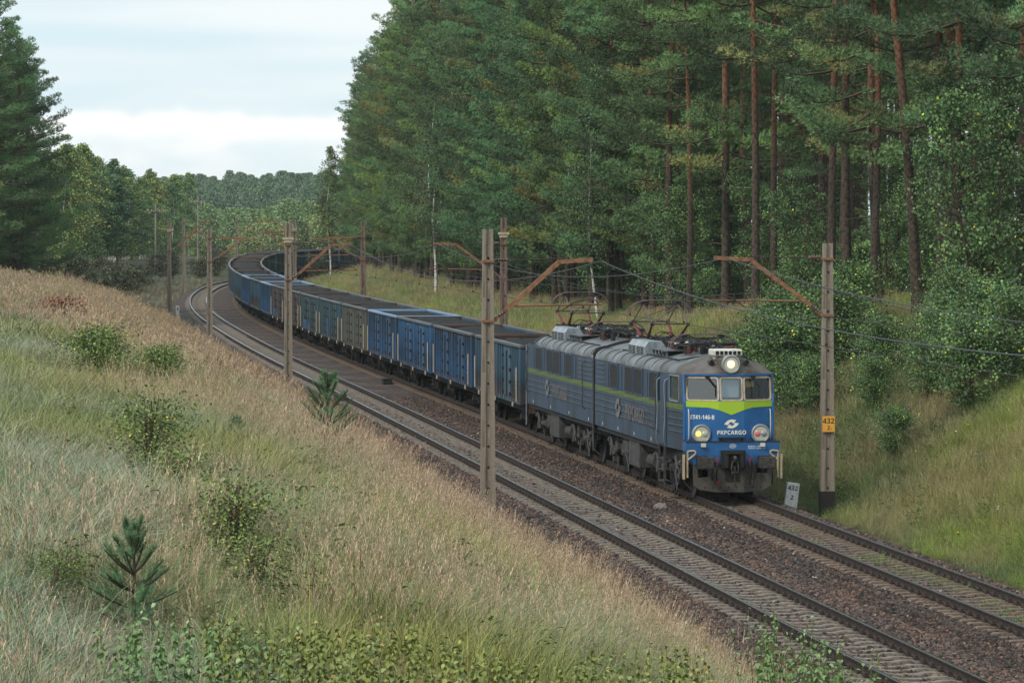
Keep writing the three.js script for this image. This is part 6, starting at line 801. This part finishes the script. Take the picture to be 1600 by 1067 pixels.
// ---------------------------------------------------------------- bushes and saplings on the banks
{
  const B = (seed, o) => birch(seed, { base: 0.04, droop: 0.3, barkMat: M.twig, rad: 0.06, tw: 0.22, ...o });
  const put2 = (p, name, label, cat, x, z, s = 1, group) => put(p, name, label, cat, group ?? null, x, z, s, 0.7, s, 0.05);
  const hazel = B(500, { H: 1.5, spread: 1.15, n: 90, per: 70, leaf: 0.06, stems: 6, tones: [[104, 122, 64], [120, 136, 68], [88, 108, 60]] });
  const sap = B(501, { H: 1.2, spread: 0.62, n: 80, per: 34, leaf: 0.042, stems: 8, tones: [[104, 122, 62], [124, 138, 68], [86, 106, 56]] });
  put2(hazel, 'bush', 'low yellow-green bush among tall grass, upper left of bank', 'shrub', -10.6, -93, 1.0); put2(hazel, 'bush', 'second yellow-green bush right behind the upper left bush', 'shrub', -9.4, -97.5, 0.8);
  const sap2 = B(506, { H: 1.0, spread: 0.8, n: 70, per: 30, leaf: 0.042, stems: 9, tones: [[104, 122, 62], [124, 138, 68], [86, 106, 56]] });
  put2(sap, 'bush', 'slender upright sapling in the grass, left of the small pine', 'sapling', -5.75, -57.5, 1.25); put2(sap2, 'bush', 'spreading leafy sapling at centre of the left bank', 'sapling', -5.0, -54.5, 0.9); put2(sap, 'bush', 'broad dark-leaved sapling in the near grass of left bank', 'sapling', -3.3, -43, 1.0); put2(sap2, 'bush', 'leafy sapling just below the broad dark-leaved one', 'sapling', -2.85, -40.5, 0.8); put2(sap, 'bush', 'small sapling with yellowish leaves at lower left edge', 'sapling', -4.45, -35.5, 0.55);
  const brack = B(503, { H: 0.8, spread: 0.9, n: 50, per: 26, leaf: 0.09, stems: 5, tones: [[122, 74, 52], [108, 66, 50], [134, 92, 62]] }); put2(brack, 'bush', 'patch of red-brown withered weeds on the upper left bank', 'withered weeds', -17.4, -141, 1.3); put2(brack, 'bush', 'smaller red-brown withered weeds near the yellow-green bush', 'withered weeds', -12.8, -128, 0.8);
  const big = [0, 1, 2].map((k) => B(510 + k, { H: 2.9, spread: 1.8, n: 130, per: 56, leaf: 0.085, stems: 7, tones: [[88, 118, 68], [104, 132, 72], [74, 104, 64]], rad: 0.09, tw: 0.5 }));
  const R = [[9.3, -128.5, 1.15, 'tall green bush right behind the locomotive front'], [8.2, -131, 1.05, 'green bush behind the locomotive roof on right bank'], [11.2, -128, 1.15, 'large green bush beside the orange plate mast, on bank'], [10.2, -133, 1.1, 'green bush between the locomotive and the forest edge'], [12.4, -133, 1.0, 'green bush high on the bank behind the mast'], [11.6, -117, 0.62, 'small rounded bush halfway up the right bank'], [11.3, -108, 0.55, 'low bush low on the right bank, before the lush grass'], [13.5, -107.5, 1.0, 'broad green bush near the right edge of the photo'], [14.8, -108, 1.05, 'green bush touching the right photo edge'], [14.3, -111.5, 1.1, 'bush behind the broad one at the right edge'], [7.4, -137, 0.9, 'leafy bush just above the locomotive roof'], [10.5, -143, 0.8, 'far small bush below the pines, above the locomotive'], [12.9, -113, 0.7, 'sparse bush between mast and right edge bushes'], [10.2, -122, 0.7, 'low bush right of the locomotive windscreen, beside the mast'], [12.2, -121, 0.8, 'bush on the bank just right of the concrete mast'], [9.6, -124, 0.75, 'low bush hugging the locomotive roof corner, on bank'], [13.6, -117, 0.75, 'bush at the foot of the leaning pine, on bank'], [14.6, -121, 0.9, 'bush below the leafy tree at right edge']];
  R.forEach(([x, z, s, l], i) => put2(big[i % 3], 'bush', l, 'shrub', x, z, s));
  // young pines in the grass
  function youngPine(seed, H, leafLen) { const r = rngOf(seed), L = new Leaves(), wood = [], t = new THREE.Group(), up = V(0, 1, 0); const trunk = taperTube([V(0, 0, 0), V(0.01, H * 0.5, 0), V(0, H, 0.01)], [0.02 * H, 0.013 * H, 0.006 * H], 6);
    const shoot = (a, b, n) => { const d = b.clone().sub(a).normalize(); for (let k = 0; k < n; k++) { const p = a.clone().lerp(b, (k + r()) / n), j = 0.8 + 0.4 * r(); tuft(L, p, d, leafLen * (0.8 + 0.4 * r()), leafLen * 0.03, 10, r, lin(92 * j, 124 * j, 82 * j), 0.5); } };
    for (const [f, n, l, e] of [[0.16, 7, 0.36, 0.2], [0.3, 7, 0.36, 0.3], [0.44, 7, 0.32, 0.42], [0.58, 7, 0.26, 0.55], [0.71, 6, 0.2, 0.7], [0.83, 5, 0.13, 0.85]]) for (let i = 0; i < n; i++) { const a = (i / n) * 6.28 + r() * 1.2, el = e + (r() - 0.5) * 0.35, d = V(Math.cos(a) * Math.cos(el), Math.sin(el), Math.sin(a) * Math.cos(el)), p = V(0, H * (f + (r() - 0.5) * 0.03), 0), q = p.clone().addScaledVector(d, H * l * (0.7 + 0.45 * r())).add(V(0, H * 0.07, 0)), m0 = p.clone().lerp(q, 0.5).add(V(0, -H * 0.02, 0)); wood.push(taperTube([p, m0, q], [0.01 * H, 0.008 * H, 0.005 * H], 4)); shoot(p.clone().lerp(m0, 0.3), m0, 12); shoot(m0, q, 18); for (const sg of [-1, 1]) for (const w of [0.45, 0.7]) { const sd = d.clone().cross(up).multiplyScalar(sg * 0.7).add(d).normalize(), m = p.clone().lerp(q, w); shoot(m, m.clone().addScaledVector(sd, H * l * (0.5 - 0.3 * w)).add(V(0, H * 0.05, 0)), 9); } }
    shoot(V(0, H * 0.55, 0), V(0, H, 0), 46); for (let i = 0; i < 5; i++) { const a = i * 1.26 + r(); shoot(V(0, H * 0.86, 0), V(Math.cos(a) * H * 0.09, H * 0.96, Math.sin(a) * H * 0.09), 14); }
    part('stem', trunk, M.twig, t); part('twigs', wood, M.twig, t); part('needles', L.geo(), M.needles, t); return t; }
  put2(youngPine(600, 2.3, 0.085), 'young_pine', 'young pine at the grass edge between mast and empty track', 'young pine', -4.55, -90); put2(youngPine(601, 1.15, 0.048), 'young_pine', 'small dark green pine seedling in the lower left corner grass', 'young pine', -3.55, -34.2); put2(youngPine(602, 0.75, 0.045), 'young_pine', 'tiny pine seedling in the grass at middle of left bank', 'young pine', -5.67, -75.3);
  // leafy suckers along the bottom of the picture: every near leaf is its own piece
  M.greenStem = std({ color: rgb(104, 104, 62), roughness: 0.8 });
  const leafShape = (() => { const P = [], I = [], UV = []; const n = 5; for (let k = 0; k <= n; k++) { const u = k / n, w = 0.36 * Math.sin(Math.PI * Math.pow(u, 0.8)) * (1 - 0.15 * u), y = u, dz = -0.35 * u * u; P.push(-w, dz + 0.16 * w, y, 0, dz, y, w, dz + 0.16 * w, y); UV.push(-w, y, 0, y, w, y); } for (let k = 0; k < n; k++) for (let m = 0; m < 2; m++) { const a = k * 3 + m; I.push(a, a + 3, a + 1, a + 1, a + 3, a + 4); } const g = new THREE.BufferGeometry(); g.setAttribute('position', new THREE.Float32BufferAttribute(P, 3)); g.setAttribute('uv', new THREE.Float32BufferAttribute(UV, 2)); g.setIndex(I); g.computeVertexNormals(); return g; })();
  const lm = [[118, 128, 54], [142, 148, 62], [160, 160, 76], [92, 112, 56], [134, 146, 88], [166, 148, 84]].map((c, i) => std({ color: rgb(...c), roughness: 0.5 }));
  const lmCool = [[108, 138, 78], [128, 156, 102], [150, 170, 128], [94, 122, 72]].map((c) => std({ color: rgb(...c), roughness: 0.45 }));
  function suckers(x, z, n, H, label, mats, spreadX, leafN = 250) { const r = rngOf(Math.floor(x * 100 - z * 37) + 9000), t = thing('leafy_shrub', label, 'shrub', [x, groundH(x, z) - 0.03, z]), stems = [], rest = []; const y0 = t.position.y; let cnt = 0;
    for (let i = 0; i < n; i++) { const sx = (r() - 0.5) * spreadX, sz = (r() - 0.5) * spreadX * 0.9, h = H * (H > 1.2 ? 0.82 + 0.22 * r() : 0.6 + 0.5 * r()), gy = groundH(x + sx, z + sz) - 0.03 - y0, lean = V((r() - 0.5) * 0.3, 1, (r() - 0.5) * 0.3).normalize(), p0 = V(sx, gy, sz), p1 = p0.clone().addScaledVector(lean, h); stems.push(taperTube([p0, p0.clone().lerp(p1, 0.5).add(V((r() - 0.5) * 0.04, 0, (r() - 0.5) * 0.04)), p1], [0.004, 0.0035, 0.002], 4));
      const nl = 20 + Math.floor(r() * 10); for (let k = 0; k < nl; k++) { const u = 0.3 + 0.7 * (k / (nl - 1)), p = p0.clone().lerp(p1, u), az = k * 2.4 + r() * 0.8, sz2 = (0.042 + 0.032 * r()) * (u > 0.9 ? 0.75 : 1); const m = new THREE.Object3D(); m.position.copy(p); m.rotation.set(0.1 + 1.3 * (r() - 0.25), az, (r() - 0.5) * 1.1, 'YXZ'); m.scale.setScalar(sz2); const mat = mats[Math.floor(r() * mats.length)];
        if (cnt < leafN) { const lf = part('leaf', leafShape, mat, t); lf.position.copy(m.position); lf.rotation.copy(m.rotation); lf.scale.copy(m.scale); cnt++; if (cnt > 1) lf.name = 'leaf_' + String(cnt - 1).padStart(3, '0'); } else { m.updateMatrix(); rest.push(norm(leafShape).applyMatrix4(m.matrix)); } } }
    part('stems', stems, M.greenStem, t).userData.kind = 'stuff'; if (rest.length) { const o = part('leaves', rest, mats[0], t); o.userData.kind = 'stuff'; } }
  suckers(-2.6, -28.8, 46, 0.85, 'leafy shrub at the bottom left, blue-green and yellow leaves mixed', lmCool, 1.5); suckers(-1.7, -28.8, 50, 0.8, 'yellow-green leafy shrub at the bottom edge, next to leftmost shrub', lm, 1.4); suckers(-0.8, -29.8, 50, 0.8, 'yellow-green leafy shrub at bottom edge, left of centre', lm, 1.4); suckers(0.1, -31.2, 44, 0.75, 'yellow-green leafy shrub at bottom edge, just right of centre', lm, 1.3); suckers(0.95, -33.4, 36, 1.0, 'thin leafy shrub among dry plumes at lower right of centre', lm, 1.4);
  suckers(-1.9, -31.8, 40, 0.7, 'leafy shrub set back behind the bottom left yellow-green ones', lm, 1.6); suckers(-0.5, -33.6, 40, 0.7, 'set-back leafy shrub in the grass above bottom centre', lm, 1.6);
  suckers(3.0, -36, 90, 2.05, 'tall pale-leaved shrub hiding the rail at bottom right', lmCool, 1.2); suckers(3.65, -38.4, 80, 1.85, 'pale-leaved shrub right of the one hiding the rail', lmCool, 1.1); suckers(4.25, -40.8, 60, 1.45, 'low leafy shrub at far right of the bottom row', lmCool, 1.0);
  suckers(1.45, -35.4, 34, 1.2, 'leafy shrub rising through dry plumes, left of the rail-hiding shrub', lm, 1.3); suckers(2.1, -37.2, 26, 1.25, 'sparse leafy shrub between dry plumes near the bottom right', lm, 1.1);
  // a few small flowers on the right bank
  const fr = rngOf(717); const fl = { y: std({ color: rgb(232, 190, 40) }), w: std({ color: rgb(226, 224, 220) }) }; for (let i = 0; i < 22; i++) { const s = -34 + 40 * fr(), o = 3.2 + 5 * fr(), p = at(s, o, 0), y = groundH(p.x, p.z), w = fr() < 0.5; const t = thing('wildflower', w ? 'tiny white wildflower in the grass of the right bank' : 'tiny yellow wildflower in the grass of the right bank', 'flower', [p.x, y, p.z], 0, w ? 'white wildflowers on the right bank' : 'yellow wildflowers on the right bank'); part('stem', rod([0, 0, 0], [0.03, 0.55, 0.02], 0.004, 4), M.twig, t); part('blossom', new THREE.IcosahedronGeometry(0.03, 0).scale(1, 0.6, 1).translate(0.03, 0.56, 0.02), w ? fl.w : fl.y, t); }
}
renderer.render(scene, camera);
